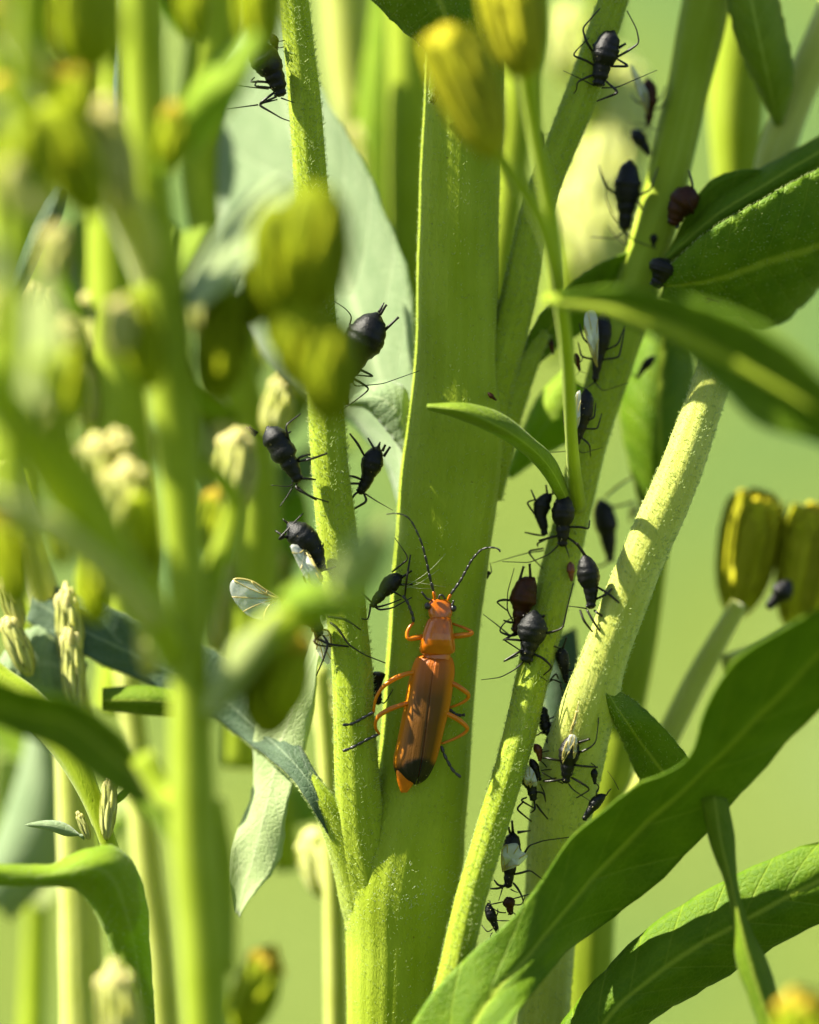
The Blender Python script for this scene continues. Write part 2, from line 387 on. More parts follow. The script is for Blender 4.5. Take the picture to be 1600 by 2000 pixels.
# ---------------------------------------------------------------- ground and far bank
def make_ground():
    m, nt, out = new_mat('meadow')
    tc = N_(nt, 'ShaderNodeTexCoord')
    a = noise(nt, tc.outputs['Object'], 0.014, 2); b = noise(nt, tc.outputs['Object'], 0.6, 5, 0.7)
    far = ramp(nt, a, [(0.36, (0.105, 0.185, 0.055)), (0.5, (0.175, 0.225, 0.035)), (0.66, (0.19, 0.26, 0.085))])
    near = ramp(nt, noise(nt, tc.outputs['Object'], 0.03, 3), [(0.35, (0.035, 0.06, 0.006)), (0.65, (0.07, 0.10, 0.010))])  # near ground painted darker, for the shade of surrounding plants
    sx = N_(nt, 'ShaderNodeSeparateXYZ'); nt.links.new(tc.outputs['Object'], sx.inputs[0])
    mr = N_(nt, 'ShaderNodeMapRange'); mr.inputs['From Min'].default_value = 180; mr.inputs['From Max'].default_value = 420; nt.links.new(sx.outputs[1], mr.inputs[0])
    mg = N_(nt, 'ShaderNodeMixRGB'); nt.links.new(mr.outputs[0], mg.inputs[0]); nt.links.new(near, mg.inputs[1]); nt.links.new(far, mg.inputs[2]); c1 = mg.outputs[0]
    c2 = ramp(nt, b, [(0.3, (0.6, 0.6, 0.6)), (0.7, (1.15, 1.15, 1.15))])
    mu = N_(nt, 'ShaderNodeMixRGB', blend_type='MULTIPLY'); mu.inputs[0].default_value = 1
    nt.links.new(c1, mu.inputs[1]); nt.links.new(c2, mu.inputs[2])
    p = N_(nt, 'ShaderNodeBsdfPrincipled'); nt.links.new(mu.outputs[0], p.inputs['Base Color']); p.inputs['Roughness'].default_value = 0.9
    p.inputs['Specular IOR Level'].default_value = 0.1
    nt.links.new(bump(nt, b, 0.6, 2.0), p.inputs['Normal']); nt.links.new(p.outputs[0], out.inputs[0])
    xs = np.linspace(-4000, 4000, 90); ys = np.r_[np.linspace(-3000, 150, 20), np.linspace(190, 1400, 60), np.linspace(1500, 5000, 12)]
    X, Y = np.meshgrid(xs, ys)
    t = np.clip((Y - 150) / 1100, 0, 1); t = t * t * (3 - 2 * t)
    Z = -300 + 760 * t + 8 * np.sin(X * .013) * np.cos(Y * .017) + rng.normal(0, 1.6, X.shape)
    Vv = np.stack([X, Y, Z], -1).reshape(-1, 3); nx = len(xs)
    i = np.arange(len(ys) - 1)[:, None] * nx; j = np.arange(nx - 1)[None, :]
    F = np.stack([i + j, i + j + 1, i + nx + j + 1, i + nx + j], -1).reshape(-1, 4)
    o = link_mesh('meadow_ground', Vv, F, m); o['kind'] = 'structure'
make_ground()

# ---------------------------------------------------------------- buds
def bud(parent, bx, by, tx, ty, d, r, kind='green', dt=0.0, tipfrac=0.72, nb=19, cup=None):
    """flower bud from base to tip, radius in px. tip material by kind"""
    if kind == 'dark': kind, cup = 'green', BGD  # dark: green bud with shade painted into its bracts
    tipm = {'green': BG_, 'yellow': BY, 'cream': BCL if cup is BCL else BC, 'olive': BYO}[kind]
    cup = cup or {'green': BG_, 'yellow': BG_, 'cream': BGP, 'olive': BGO}[kind]
    a = P(bx, by, d); b = P(tx, ty, d + dt); ax = b - a; Ln = np.linalg.norm(ax); ax /= Ln; R = r * W(d)
    n = 12; t = np.linspace(0, 1, n)
    prof = np.interp(t, [0, .08, .25, .55, .8, .93, 1], [.25, .55, .85, .95, .82, .62, .3])
    if kind == 'olive': prof = np.interp(t, [0, .1, .3, .6, .85, 1], [.30, .62, .86, .98, 1.0, .92])
    c = a + ax[None] * (t[:, None] * Ln * 0.94)
    V0 = [sweep(c, prof * R * (1.0 if kind == 'olive' else 0.93), 14, 0, 0, True, 1.0, 0.02)]
    u = np.cross(ax, [0.1, 1, 0.2]); u /= np.linalg.norm(u); v = np.cross(ax, u)
    for k in range(nb):                                        # overlapping bracts standing off the cup
        th = k * 2.39996 + random.uniform(-.2, .2); lay = k / nb
        s0 = 0.02 + 0.38 * lay; Lb = 0.42 + 0.18 * lay
        if kind == 'olive': s0 = 0.0 + 0.15 * lay; Lb = random.uniform(.78, .88)
        m = 6; tt = np.linspace(0, 1, m)
        dirn = math.cos(th) * u + math.sin(th) * v; side = np.cross(ax, dirn)
        s = s0 + Lb * tt
        rad = np.interp(s, t * 0.94, prof) * R * (1.0 + 0.03 * (1 - lay)) + R * 0.03 * tt
        cen = a + ax[None] * (s * Ln)[:, None] + dirn[None] * rad[:, None]
        w = R * 0.36 * np.interp(tt, [0, .3, .7, 1], [.55, 1, .75, .06])
        if kind == 'olive': w = R * 0.58 * np.interp(tt, [0, .3, .8, 1], [.5, .9, 1, .6])
        L_ = cen - side[None] * w[:, None] - dirn[None] * (w * 0.25)[:, None]; R_ = cen + side[None] * w[:, None] - dirn[None] * (w * 0.25)[:, None]
        inn = cen - dirn[None] * R * 0.05
        Vb = np.vstack([L_, cen, R_, inn]); Fb = []
        for q in range(m - 1):
            Fb += [(q, m + q, m + q + 1, q + 1), (m + q, 2 * m + q, 2 * m + q + 1, m + q + 1),
                   (2 * m + q, 3 * m + q, 3 * m + q + 1, 2 * m + q + 1), (3 * m + q, q, q + 1, 3 * m + q + 1)]
        V0.append((Vb, Fb, None))
    V, F, uv = join(V0)
    ob = link_mesh('flower_bud', V, F, cup, parent, uv)
    if kind != 'green':                                        # ray florets packed at the tip
        parts = []
        nf = 20 if kind == 'olive' else 11
        for k in range(nf):
            th = k * 2.4; rr = R * (0.60 if kind == 'olive' else 0.62) * math.sqrt(k / nf)
            p0 = a + ax * Ln * tipfrac + (math.cos(th) * u + math.sin(th) * v) * rr
            p1 = a + ax * Ln * (1.0 + random.uniform(-.03, .06) - (0.05 if kind == 'olive' else 0.16) * (k / nf)) + (math.cos(th) * u + math.sin(th) * v) * rr * 1.05
            cc = p0[None] + (p1 - p0)[None] * np.linspace(0, 1, 6)[:, None]
            parts.append(sweep(cc, R * (1.0 if kind == 'olive' else 1) * np.array([.2, .3, .33, .33, .26, .1]), 8))
        V, F, uv = join(parts)
        link_mesh('petal_tip', V, F, tipm, ob, uv)
    return ob

# ================================================================ THE PLANTS
# ---- main goldenrod: thick stem in the plane of focus with its side shoots
mp = thing('goldenrod_plant', 'thick ribbed goldenrod stem in sharp focus carrying the orange beetle, with side shoots and leaves', 'plant', P(775, 2080, 1.0))
o, main_info = stem('main_stem', [(772, 2120, 1.05, 96), (776, 2000, 1.05, 98), (782, 1850, 1.0, 105), (785, 1740, 1.0, 114), (800, 1640, .98, 108), (822, 1540, .95, 92),
    (835, 1400, .93, 88), (846, 1250, .92, 88), (860, 1100, .92, 92), (876, 960, .92, 96), (888, 840, .92, 93), (891, 700, .92, 80), (894, 500, .92, 78), (900, 300, .9, 77),
    (910, 100, .85, 75), (920, -150, .8, 70), (930, -500, .8, 60)], MS, mp, 90, 24, 0.007, 0.12, 0.006, sq=(2.3, math.radians(9)))
stem_hairs(main_info, 8000, HM, mp, L=0.065, R=0.0055)
stem_hairs(main_info, 700, HW, mp, L=0.055, R=0.0045, t0=.125, t1=.175)  # extra white hairs painting the glints on the lower stem
o, i2 = stem('side_shoot', [(750, 1800, .9, 74), (728, 1710, .65, 64), (710, 1630, .42, 52), (700, 1540, .25, 44), (692, 1400, .15, 40), (688, 1300, .12, 39), (666, 1100, .1, 39), (646, 920, .1, 36), (636, 780, .15, 34),
    (622, 600, .2, 33), (606, 340, .2, 32), (596, 200, .2, 31), (575, 0, .2, 28), (560, -200, .2, 25)], MS, mp, 32, 9, 0.035, 0.10, 0.012)
stem_hairs(i2, 9000, HM, mp, L=0.075, R=0.007, curl=2.0)
o, i3 = stem('side_shoot', [(925, 900, 1.05, 66), (948, 800, 1.05, 50), (972, 720, 1.0, 40), (1008, 600, .95, 34), (1052, 400, .9, 30), (1130, 200, .9, 31), (1198, 0, .9, 28), (1250, -160, .9, 24)], MS, mp, 30, 8, 0.03, 0.11, 0.012)
stem_hairs(i3, 4500, HM, mp, L=0.07, R=0.007)
o, i4 = stem('leaf_stalk', [(925, 960, 1.1, 60), (960, 850, 1.2, 50), (1000, 760, 1.3, 36), (1030, 700, 1.4, 26), (1060, 650, 1.6, 18)], MS, mp, 24, 5, 0.03, 0.12)
stem_hairs(i4, 1500, HM, mp, L=0.06, R=0.007)
o, i4b = stem('leaf_stalk', [(748, 1830, .95, 60), (722, 1750, .75, 58), (694, 1680, .55, 46), (664, 1620, .42, 34), (634, 1565, .35, 22), (610, 1525, .45, 13), (596, 1503, .6, 5)], MS, mp, 30, 7, 0.035, 0.1)
stem_hairs(i4b, 1500, HM, mp, L=0.06, R=0.007)
leaf('leaf', [(1012, 740, 1.2), (1040, 640, 1.2), (1090, 575, 1.3), (1160, 520, 1.6), (1230, 490, 2)], [(1020, 735, 1.35), (1065, 650, 1.6), (1120, 600, 1.8), (1190, 555, 2.1), (1240, 500, 2.4)],
     [(1032, 730, 1.4), (1085, 680, 2.0), (1130, 650, 2.4), (1200, 610, 2.8), (1250, 510, 2.8)], (LT, LB), mp, ser=.02, veins=.03, hairs=(900, HM, .05, -1))
# leaf running up-left behind the blurred buds, downy above
leaf('leaf', [(672, 1640, .35), (644, 1560, .3), (606, 1490, .6), (530, 1370, 1.6), (440, 1285, 1.9), (300, 1225, 2.1), (200, 1180, 2.0), (60, 1130, 2.4)],
     [(660, 1650, .3), (622, 1560, .2), (578, 1495, .5), (490, 1410, 1.5), (405, 1345, 1.8), (290, 1290, 2.0), (180, 1240, 1.8), (60, 1170, 2.2)],
     [(652, 1645, .2), (606, 1570, .1), (560, 1510, .5), (470, 1440, 1.5), (385, 1378, 1.7), (280, 1330, 1.9), (170, 1280, 1.6), (50, 1210, 2.1)], (LD, LD), mp, ser=.03, veins=.04, hairs=(5000, HM, .05, 1))
# unseen leaf above the picture, added to shade the upper aphid shoot
leaf('leaf', [(925, -40, 1.2), (1010, -150, 1.0), (1110, -230, .9), (1260, -330, 1.4)], [(925, -50, 1.6), (1020, -165, 2.2), (1120, -245, 2.5), (1265, -340, 2.4)], [(925, -60, 2.0), (1030, -170, 3.6), (1130, -250, 4.2), (1270, -345, 3.2)], (LT, LB), mp, ser=.01, veins=.03)
# top-centre leaf in shade
leaf('leaf', [(660, -120, -.6), (720, -10, -.6), (780, 55, -.4), (835, 110, -.1), (838, 200, .1)], [(800, -150, -1.0), (840, -40, -1.1), (872, 40, -.9), (868, 110, -.5), (842, 200, .05)],
     [(1000, -150, -.3), (985, -20, -.3), (950, 70, -.2), (905, 120, 0), (846, 205, .05)], (LT, LB), mp, ser=.02, veins=.03, hairs=(1200, HM, .05, -1))
# big pale leaf behind the left shoot
leaf('leaf', [(810, 1060, 1.9), (775, 930, 2.8), (700, 840, 3.6), (585, 760, 4.6), (480, 620, 5.6), (425, 420, 6.4), (440, 200, 6.6), (500, 40, 6.2)],
     [(806, 1040, 1.8), (772, 830, 2.5), (720, 660, 3.1), (660, 500, 3.8), (600, 340, 4.4), (560, 200, 4.9), (530, 100, 5.3), (520, 30, 5.6)],
     [(812, 1000, 1.6), (812, 800, 1.9), (812, 560, 2.1), (745, 410, 2.5), (700, 310, 2.9), (645, 190, 3.6), (590, 90, 4.4), (530, 30, 5.4)], (LP, LP), mp, ser=.01, veins=.04, thick=.05, wave=.1)
leaf('leaf', [(800, 900, 1.2), (765, 850, 1.2), (720, 800, 1.3), (680, 790, 1.5)], [(802, 870, 1.0), (775, 805, 1.0), (735, 775, 1.1), (684, 782, 1.4)], [(804, 820, 1.3), (790, 760, 1.4), (745, 745, 1.5), (690, 772, 1.6)], (LP, LP), mp, ser=.02, veins=.02)
# hanging pale leaf below left
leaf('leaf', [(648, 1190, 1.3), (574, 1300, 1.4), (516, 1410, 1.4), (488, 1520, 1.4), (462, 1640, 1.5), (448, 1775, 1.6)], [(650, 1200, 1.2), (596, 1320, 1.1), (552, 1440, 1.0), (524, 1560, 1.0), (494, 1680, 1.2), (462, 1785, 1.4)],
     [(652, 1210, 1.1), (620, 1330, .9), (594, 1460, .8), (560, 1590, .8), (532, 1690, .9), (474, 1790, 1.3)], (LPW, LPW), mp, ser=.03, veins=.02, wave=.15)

# ---- slim front shoot with the aphids (right of centre)
fs = thing('goldenrod_shoot', 'slim pale goldenrod shoot slanting up right of the beetle, lined with black aphids', 'plant', P(860, 2030, -.3))
o, i5 = stem('stem', [(845, 2080, -1.5, 34), (880, 1932, -1.2, 31), (918, 1762, -.85, 29), (958, 1626, -.55, 29), (1009, 1456, -.15, 30), (1041, 1320, .25, 32), (1070, 1200, .65, 34), (1100, 1080, 1.0, 34), (1125, 980, 1.2, 32),
    (1152, 860, 1.4, 34), (1192, 720, 1.7, 40), (1232, 600, 1.9, 42), (1262, 500, 2.1, 40), (1292, 400, 2.3, 40), (1338, 200, 2.6, 40), (1380, 0, 2.9, 46), (1410, -200, 3.2, 40)], MS, fs, 34, 8, 0.03, 0.11, 0.012)
stem_hairs(i5, 6500, HM, fs, L=0.07, R=0.007, t1=.6)
o, i6 = stem('side_shoot', [(1128, 990, .9, 18), (1122, 930, .3, 14), (1116, 850, -.8, 12), (1108, 700, -2.5, 13), (1085, 530, -4, 14), (1050, 420, -5, 14), (985, 320, -5.5, 14), (930, 260, -5.8, 18)], MSD, fs, 16, 4, .03, .15)
o, _ = stem('side_shoot', [(1092, 560, -3.8, 14), (1075, 420, -4.2, 14), (1045, 260, -4.6, 15), (1025, 120, -5, 20)], MSD, fs, 16, 4, .03, .15)
bud(fs, 968, 305, 868, 60, -8.0, 64, 'olive', tipfrac=.45); bud(fs, 1025, 150, 985, -60, -7, 62, 'olive', tipfrac=.5)
leaf('leaf', [(1120, 985, .7), (1085, 900, 0), (1040, 855, -.5), (980, 808, -.9), (910, 788, -1.1), (835, 790, -1.2)], [(1112, 985, .5), (1072, 912, -.3), (1025, 865, -.8), (965, 828, -1.2), (900, 802, -1.4), (834, 794, -1.3)],
     [(1098, 990, .5), (1056, 920, -.2), (1005, 872, -.6), (945, 838, -1.0), (880, 812, -1.2), (836, 800, -1.2)], (LM, LM), fs, veins=.01, thick=.03)
# leaf behind the shoot (lit yellow-green)
leaf('leaf', [(990, 925, 3.2), (1010, 870, 3.1), (1050, 780, 3), (1105, 720, 2.8)], [(992, 930, 3), (1030, 880, 2.8), (1080, 810, 2.6), (1120, 740, 2.6)], [(998, 935, 3), (1060, 890, 3), (1120, 850, 2.8), (1150, 760, 2.7)], (LBR, LBR), fs, veins=.02)

# ---- big front leaf across lower right
lf = thing('broad_leaf', 'broad dark green leaf sweeping from bottom centre to the right edge, with small sunlit patches', 'leaf', P(860, 2080, -1))
leaf('blade', [(780, 2060, -1.9), (836, 1960, -1.9), (915, 1866, -1.9), (1000, 1795, -1.9), (1062, 1715, -1.9), (1118, 1628, -2.0), (1225, 1535, -2.3), (1345, 1475, -2.9), (1390, 1365, -3.5), (1460, 1270, -4.1), (1620, 1165, -5), (1800, 1060, -6)],
     [(880, 2100, -2.5), (950, 1960, -2.3), (1030, 1870, -1.9), (1105, 1775, -1.5), (1190, 1680, -1.2), (1270, 1600, -1.6), (1370, 1510, -2.1), (1450, 1430, -2.7), (1540, 1340, -3.3), (1640, 1240, -4.0), (1800, 1130, -5.2)],
     [(960, 2120, -3.0), (1010, 1985, -2.6), (1075, 1900, -1.7), (1150, 1825, -.6), (1250, 1745, -.7), (1330, 1668, -.9), (1410, 1590, -1.2), (1490, 1510, -1.7), (1560, 1425, -2.3), (1660, 1310, -3.2), (1800, 1200, -4.6)],
     (LT, LB), lf, nv=70, nu=22, ser=.006, veins=.05, wave=.10)
l2 = thing('narrow_leaf', 'long green leaf below the broad leaf at lower right, bright sunlit patch in its middle', 'leaf', P(1100, 2080, 0))
leaf('blade', [(1060, 2080, -.2), (1110, 1985, -.2), (1190, 1890, -.3), (1280, 1805, -.4), (1420, 1720, -.6), (1550, 1662, -.8), (1620, 1640, -.9), (1760, 1580, -1.2)],
     [(1130, 2090, -.7), (1190, 1985, -.8), (1260, 1920, -.8), (1350, 1855, -.9), (1450, 1800, -1.0), (1550, 1745, -1.1), (1620, 1710, -1.2), (1760, 1630, -1.4)],
     [(1190, 2090, -.2), (1260, 2000, -.2), (1320, 1960, -.2), (1390, 1920, -.3), (1460, 1878, -.4), (1540, 1830, -.6), (1620, 1790, -.8), (1760, 1700, -1.1)], (LT, LB), l2, nv=56, nu=18, ser=.01, veins=.04)
l3 = thing('narrow_leaf', 'thin twisted leaf hanging down behind the broad leaf at lower right', 'leaf', P(1400, 1560, -1.8))
leaf('blade', [(1370, 1560, -1.8), (1388, 1650, -1.7), (1415, 1720, -1.7), (1432, 1800, -1.9), (1438, 1880, -2.2), (1465, 1960, -2.4), (1500, 2060, -2.6)],
     [(1395, 1555, -1.9), (1410, 1650, -2.0), (1428, 1720, -2.1), (1445, 1800, -2.4), (1465, 1880, -2.6), (1490, 1960, -2.8), (1530, 2060, -3)],
     [(1420, 1560, -1.7), (1434, 1630, -1.7), (1440, 1720, -1.8), (1460, 1800, -2.0), (1500, 1880, -2.2), (1525, 1960, -2.4), (1570, 2060, -2.6)], (LT, LB), l3, veins=.02)

# ---- pale downy stalk at right
ps = thing('goldenrod_stalk', 'pale downy stalk slanting up at right, sunlit in its middle, torn leaf at its base', 'plant', P(1060, 2060, 1.2))
o, i7 = stem('stem', [(1055, 2090, 1.2, 50), (1066, 1930, 1.2, 50), (1078, 1750, 1.2, 52), (1095, 1600, .9, 60), (1122, 1470, .4, 60), (1155, 1365, -.1, 52), (1182, 1280, -.3, 45), (1247, 1110, -.3, 43), (1321, 940, -.05, 42), (1370, 804, .5, 37),
    (1400, 719, 1.1, 37), (1440, 600, 2.3, 36), (1485, 440, 3.0, 34), (1515, 300, 3.2, 36), (1560, 180, 3.4, 34), (1620, 40, 3.6, 34), (1700, -150, 3.8, 34)], MSP, ps, 36, 8, .02, .11, .015)
stem_hairs(i7, 8000, HM, ps, L=0.065, R=0.008, t1=.75)
leaf('leaf', [(1168, 1318, -.6), (1200, 1345, -.4), (1240, 1372, .3), (1295, 1420, .2), (1345, 1480, .1), (1400, 1560, .3)], [(1168, 1320, -.7), (1206, 1385, -.4), (1246, 1440, .4), (1290, 1500, .4), (1330, 1560, .5)],
     [(1170, 1325, -.6), (1196, 1400, -.3), (1220, 1450, .8), (1245, 1510, .8), (1280, 1580, .8)], (LB, LBR), ps, ser=.035, veins=.02, hairs=(500, HM, .04, 1))
leaf('leaf', [(1515, 245, 2.8), (1462, 130, 2.4), (1436, 60, 2.2), (1420, -40, 2.2), (1430, -120, 2.3)], [(1520, 245, 2.7), (1500, 150, 2.1), (1480, 60, 1.8), (1460, -40, 1.8), (1450, -120, 2.1)],
     [(1528, 240, 2.8), (1548, 150, 2.4), (1532, 60, 2.2), (1508, -40, 2.2), (1480, -120, 2.3)], (LM, LT), ps, ser=.03, veins=.04, hairs=(1500, HM, .05, -1))
# leaves at upper right
leaf('leaf', [(1300, 505, 1.7), (1350, 400, 1.4), (1400, 345, 1.4), (1480, 330, 1.7), (1560, 355, 2.2), (1640, 380, 3)], [(1300, 515, 1.8), (1370, 450, 1.7), (1440, 410, 1.8), (1510, 385, 2.2), (1580, 385, 2.6), (1650, 390, 3)],
     [(1302, 525, 2.0), (1390, 500, 2.0), (1460, 470, 2.1), (1530, 440, 2.4), (1600, 420, 2.7), (1660, 400, 3)], (LT, LB), ps, ser=.01, veins=.03)
leaf('leaf', [(1290, 540, 1.0), (1380, 455, .5), (1480, 395, .4), (1600, 330, .6), (1720, 290, 1.0)], [(1295, 560, 1.0), (1400, 545, .8), (1500, 510, .8), (1600, 480, 1.0), (1720, 430, 1.4)],
     [(1290, 580, 1.3), (1370, 610, 1.7), (1460, 640, 2.0), (1530, 625, 2.2), (1620, 540, 2.2), (1720, 470, 2.3)], (LT, LB), ps, nv=50, nu=18, ser=.01, veins=.05, hairs=(1500, HM, .04, 1))
leaf('leaf', [(1300, 500, 1.6), (1380, 400, 1.6), (1460, 345, 1.8), (1560, 290, 2.0), (1700, 210, 2.3)], [(1300, 505, 1.4), (1400, 420, 1.3), (1480, 370, 1.4), (1570, 315, 1.6), (1700, 240, 2.0)],
     [(1300, 515, 1.5), (1420, 440, 1.5), (1500, 390, 1.6), (1585, 340, 1.8), (1700, 270, 2.2)], (LT, LB), ps, veins=.02)

# ---- blurred foreground leaf upper right
l5 = thing('foreground_leaf', 'wide out-of-focus leaf entering from the right edge with a yellow-green midrib', 'leaf', P(1110, 590, -6))
leaf('blade', [(1090, 575, -5.6), (1200, 560, -7.0), (1320, 575, -8.0), (1440, 610, -9.0), (1540, 670, -9.8), (1640, 760, -10.2), (1800, 860, -10.6)],
     [(1090, 590, -5.3), (1190, 598, -6.3), (1290, 630, -7.0), (1370, 668, -7.6), (1480, 730, -8.2), (1600, 800, -8.8), (1800, 900, -9.4)],
     [(1092, 600, -5.2), (1180, 615, -6.1), (1270, 655, -6.7), (1350, 702, -7.2), (1410, 760, -7.6), (1480, 830, -8.0), (1600, 868, -8.4), (1800, 940, -9)], (LT, LT), l5, nv=40, veins=.03)
stem('midrib', [(1070, 585, -5.1, 12), (1190, 600, -6.4, 15), (1290, 634, -7.12, 16), (1370, 672, -7.7, 14), (1480, 732, -8.3, 9), (1600, 802, -8.9, 6)], MSD, l5, 12)

# ---- shaded stalk with wide leaf behind
bs = thing('goldenrod_stalk', 'shaded green stalk with a wide drooping leaf standing behind the pale downy stalk', 'plant', P(1150, 1800, 4.5))
stem('stem', [(1140, 2090, 4.5, 55), (1150, 1800, 4.5, 52), (1180, 1560, 4.5, 50), (1212, 1400, 4.5, 44), (1245, 1270, 4.5, 36), (1275, 1120, 4.5, 26), (1290, 1000, 4.5, 24), (1290, 850, 4.3, 22), (1300, 700, 4.3, 20)], MS, bs, 26, 7, .03, .14)
leaf('leaf', [(1272, 1060, 4.0), (1240, 940, 3.8), (1215, 820, 3.7), (1225, 720, 3.8), (1275, 600, 4)], [(1290, 1065, 3.9), (1292, 940, 3.2), (1288, 820, 3.0), (1292, 700, 3.2), (1310, 590, 3.6)], [(1302, 1060, 4), (1330, 940, 4), (1358, 820, 4), (1352, 700, 4), (1330, 600, 4)], (LT, LB), bs, veins=.03)
leaf('leaf', [(1070, 1250, 3.6), (1060, 1330, 3.6), (1068, 1400, 3.6), (1085, 1450, 3.7)], [(1092, 1240, 3.5), (1088, 1320, 3.4), (1092, 1400, 3.4), (1092, 1455, 3.6)], [(1125, 1225, 3.6), (1132, 1310, 3.6), (1122, 1390, 3.6), (1096, 1458, 3.7)], (LD, LD), bs)

# ---- yellow buds at right
rb = thing('budding_branch', 'thin branch at right ending in two ragged yellow-green buds', 'plant', P(1300, 1470, 3.5))
stem('stem', [(1240, 1560, 3.6, 24), (1300, 1450, 3.5, 24), (1360, 1330, 3.4, 23), (1410, 1240, 3.3, 20), (1445, 1180, 3.2, 18)], MSP, rb, 18, 5, .03)
stem('stem', [(1420, 1300, 3.4, 22), (1500, 1270, 3.8, 22), (1590, 1215, 4.6, 22)], MSP, rb, 18, 5, .03)
bud(rb, 1438, 1200, 1480, 965, 4.6, 60, 'olive', tipfrac=.6); bud(rb, 1560, 1235, 1612, 992, 4.4, 72, 'olive', tipfrac=.6)
bud(rb, 1575, 2130, 1565, 1925, -9, 66, 'yellow')

# ================================================================ LEFT: blurred flowering stalks
def shoot(name, pts, par, mat=MSD): return stem(name, pts, mat, par, 20, 5, .03, .2)[0]
fl = thing('flowering_stalk', 'thick out-of-focus flowering stalk rising through the left half, forking near the top', 'plant', P(405, 2080, -8))
shoot('stem', [(410, 2100, -8, 44), (398, 1850, -8, 46), (382, 1650, -8, 47), (375, 1450, -8, 43), (370, 1250, -8, 37), (358, 1000, -8, 42), (340, 800, -8, 46), (322, 620, -8, 52), (302, 460, -8, 46), (290, 280, -8, 40), (280, 60, -8, 40), (275, -150, -8, 38)], fl, MS)
shoot('side_shoot', [(315, 580, -8, 36), (262, 440, -8.4, 40), (210, 340, -9, 40), (130, 220, -9.6, 34), (50, 100, -10, 30), (-40, -20, -10, 26)], fl, MSP)
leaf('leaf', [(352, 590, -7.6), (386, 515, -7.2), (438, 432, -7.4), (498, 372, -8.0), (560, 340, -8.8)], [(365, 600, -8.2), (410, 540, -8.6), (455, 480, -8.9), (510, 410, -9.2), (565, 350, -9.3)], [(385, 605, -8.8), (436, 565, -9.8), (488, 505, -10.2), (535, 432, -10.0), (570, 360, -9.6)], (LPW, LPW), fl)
shoot('side_shoot', [(345, 1290, -8, 32), (290, 1190, -9, 38), (220, 1090, -10, 44), (130, 960, -11.5, 46), (30, 820, -13, 44), (-60, 700, -14, 40)], fl)
shoot('side_shoot', [(300, 1210, -9, 22), (215, 1120, -10.5, 24), (110, 1040, -12, 26), (0, 990, -13.5, 26), (-80, 960, -14, 24)], fl, MSP)
shoot('side_shoot', [(250, 1120, -9.6, 22), (200, 980, -11, 22), (130, 860, -12.5, 22), (80, 700, -14, 20)], fl)
shoot('side_shoot', [(385, 1560, -8, 22), (330, 1560, -7.2, 24), (280, 1480, -6.8, 26)], fl)
leaf('leaf', [(350, 1640, -7.4), (300, 1520, -7), (230, 1430, -6.8), (140, 1370, -6.8), (50, 1350, -7), (-60, 1310, -7.4)], [(345, 1645, -7.2), (280, 1535, -6.6), (210, 1470, -6.4), (130, 1410, -6.4), (40, 1390, -6.6), (-60, 1350, -7.2)],
     [(335, 1645, -7.3), (265, 1570, -6.8), (190, 1520, -6.6), (110, 1460, -6.6), (30, 1430, -6.8), (-60, 1390, -7.2)], (LT, LB), fl, veins=.03)
shoot('side_shoot', [(395, 1400, -8, 26), (450, 1330, -8.6, 30), (520, 1240, -9.4, 36), (600, 1195, -10, 36), (670, 1170, -10.2, 38), (715, 1120, -10.6, 22), (740, 1070, -11, 10)], fl)
leaf('leaf', [(655, 1175, -10.3), (652, 1110, -10.8), (690, 1050, -11.3), (752, 1008, -11.8)], [(690, 1170, -10.6), (700, 1110, -11.3), (728, 1060, -11.8), (760, 1006, -12)], [(725, 1160, -10.8), (752, 1110, -11.6), (770, 1060, -12), (768, 1008, -12)], (LPB, LBR), fl)
leaf('leaf', [(690, 1190, -10.2), (640, 1140, -10.2), (590, 1135, -10.2), (545, 1165, -10.2)], [(680, 1205, -10.6), (635, 1170, -10.8), (590, 1160, -10.8), (543, 1172, -10.4)], [(670, 1220, -10.4), (630, 1200, -10.8), (590, 1190, -10.8), (545, 1180, -10.4)], (LPB, LBR), fl)
leaf('leaf', [(400, 1390, -8.6), (425, 1310, -8.8), (470, 1240, -9.2), (530, 1190, -9.6)], [(412, 1395, -8.9), (450, 1320, -9.3), (495, 1255, -9.7), (540, 1195, -10)], [(428, 1398, -8.8), (475, 1335, -9.2), (520, 1270, -9.7), (550, 1200, -10)], (LPB, LBR), fl)
shoot('side_shoot', [(395, 900, -8, 16), (455, 980, -7.2, 20), (420, 1120, -7.5, 22), (390, 1240, -8, 20)], fl)
shoot('side_shoot', [(440, 1900, -8, 24), (440, 1700, -7.4, 20), (420, 1560, -7.6, 18)], fl)
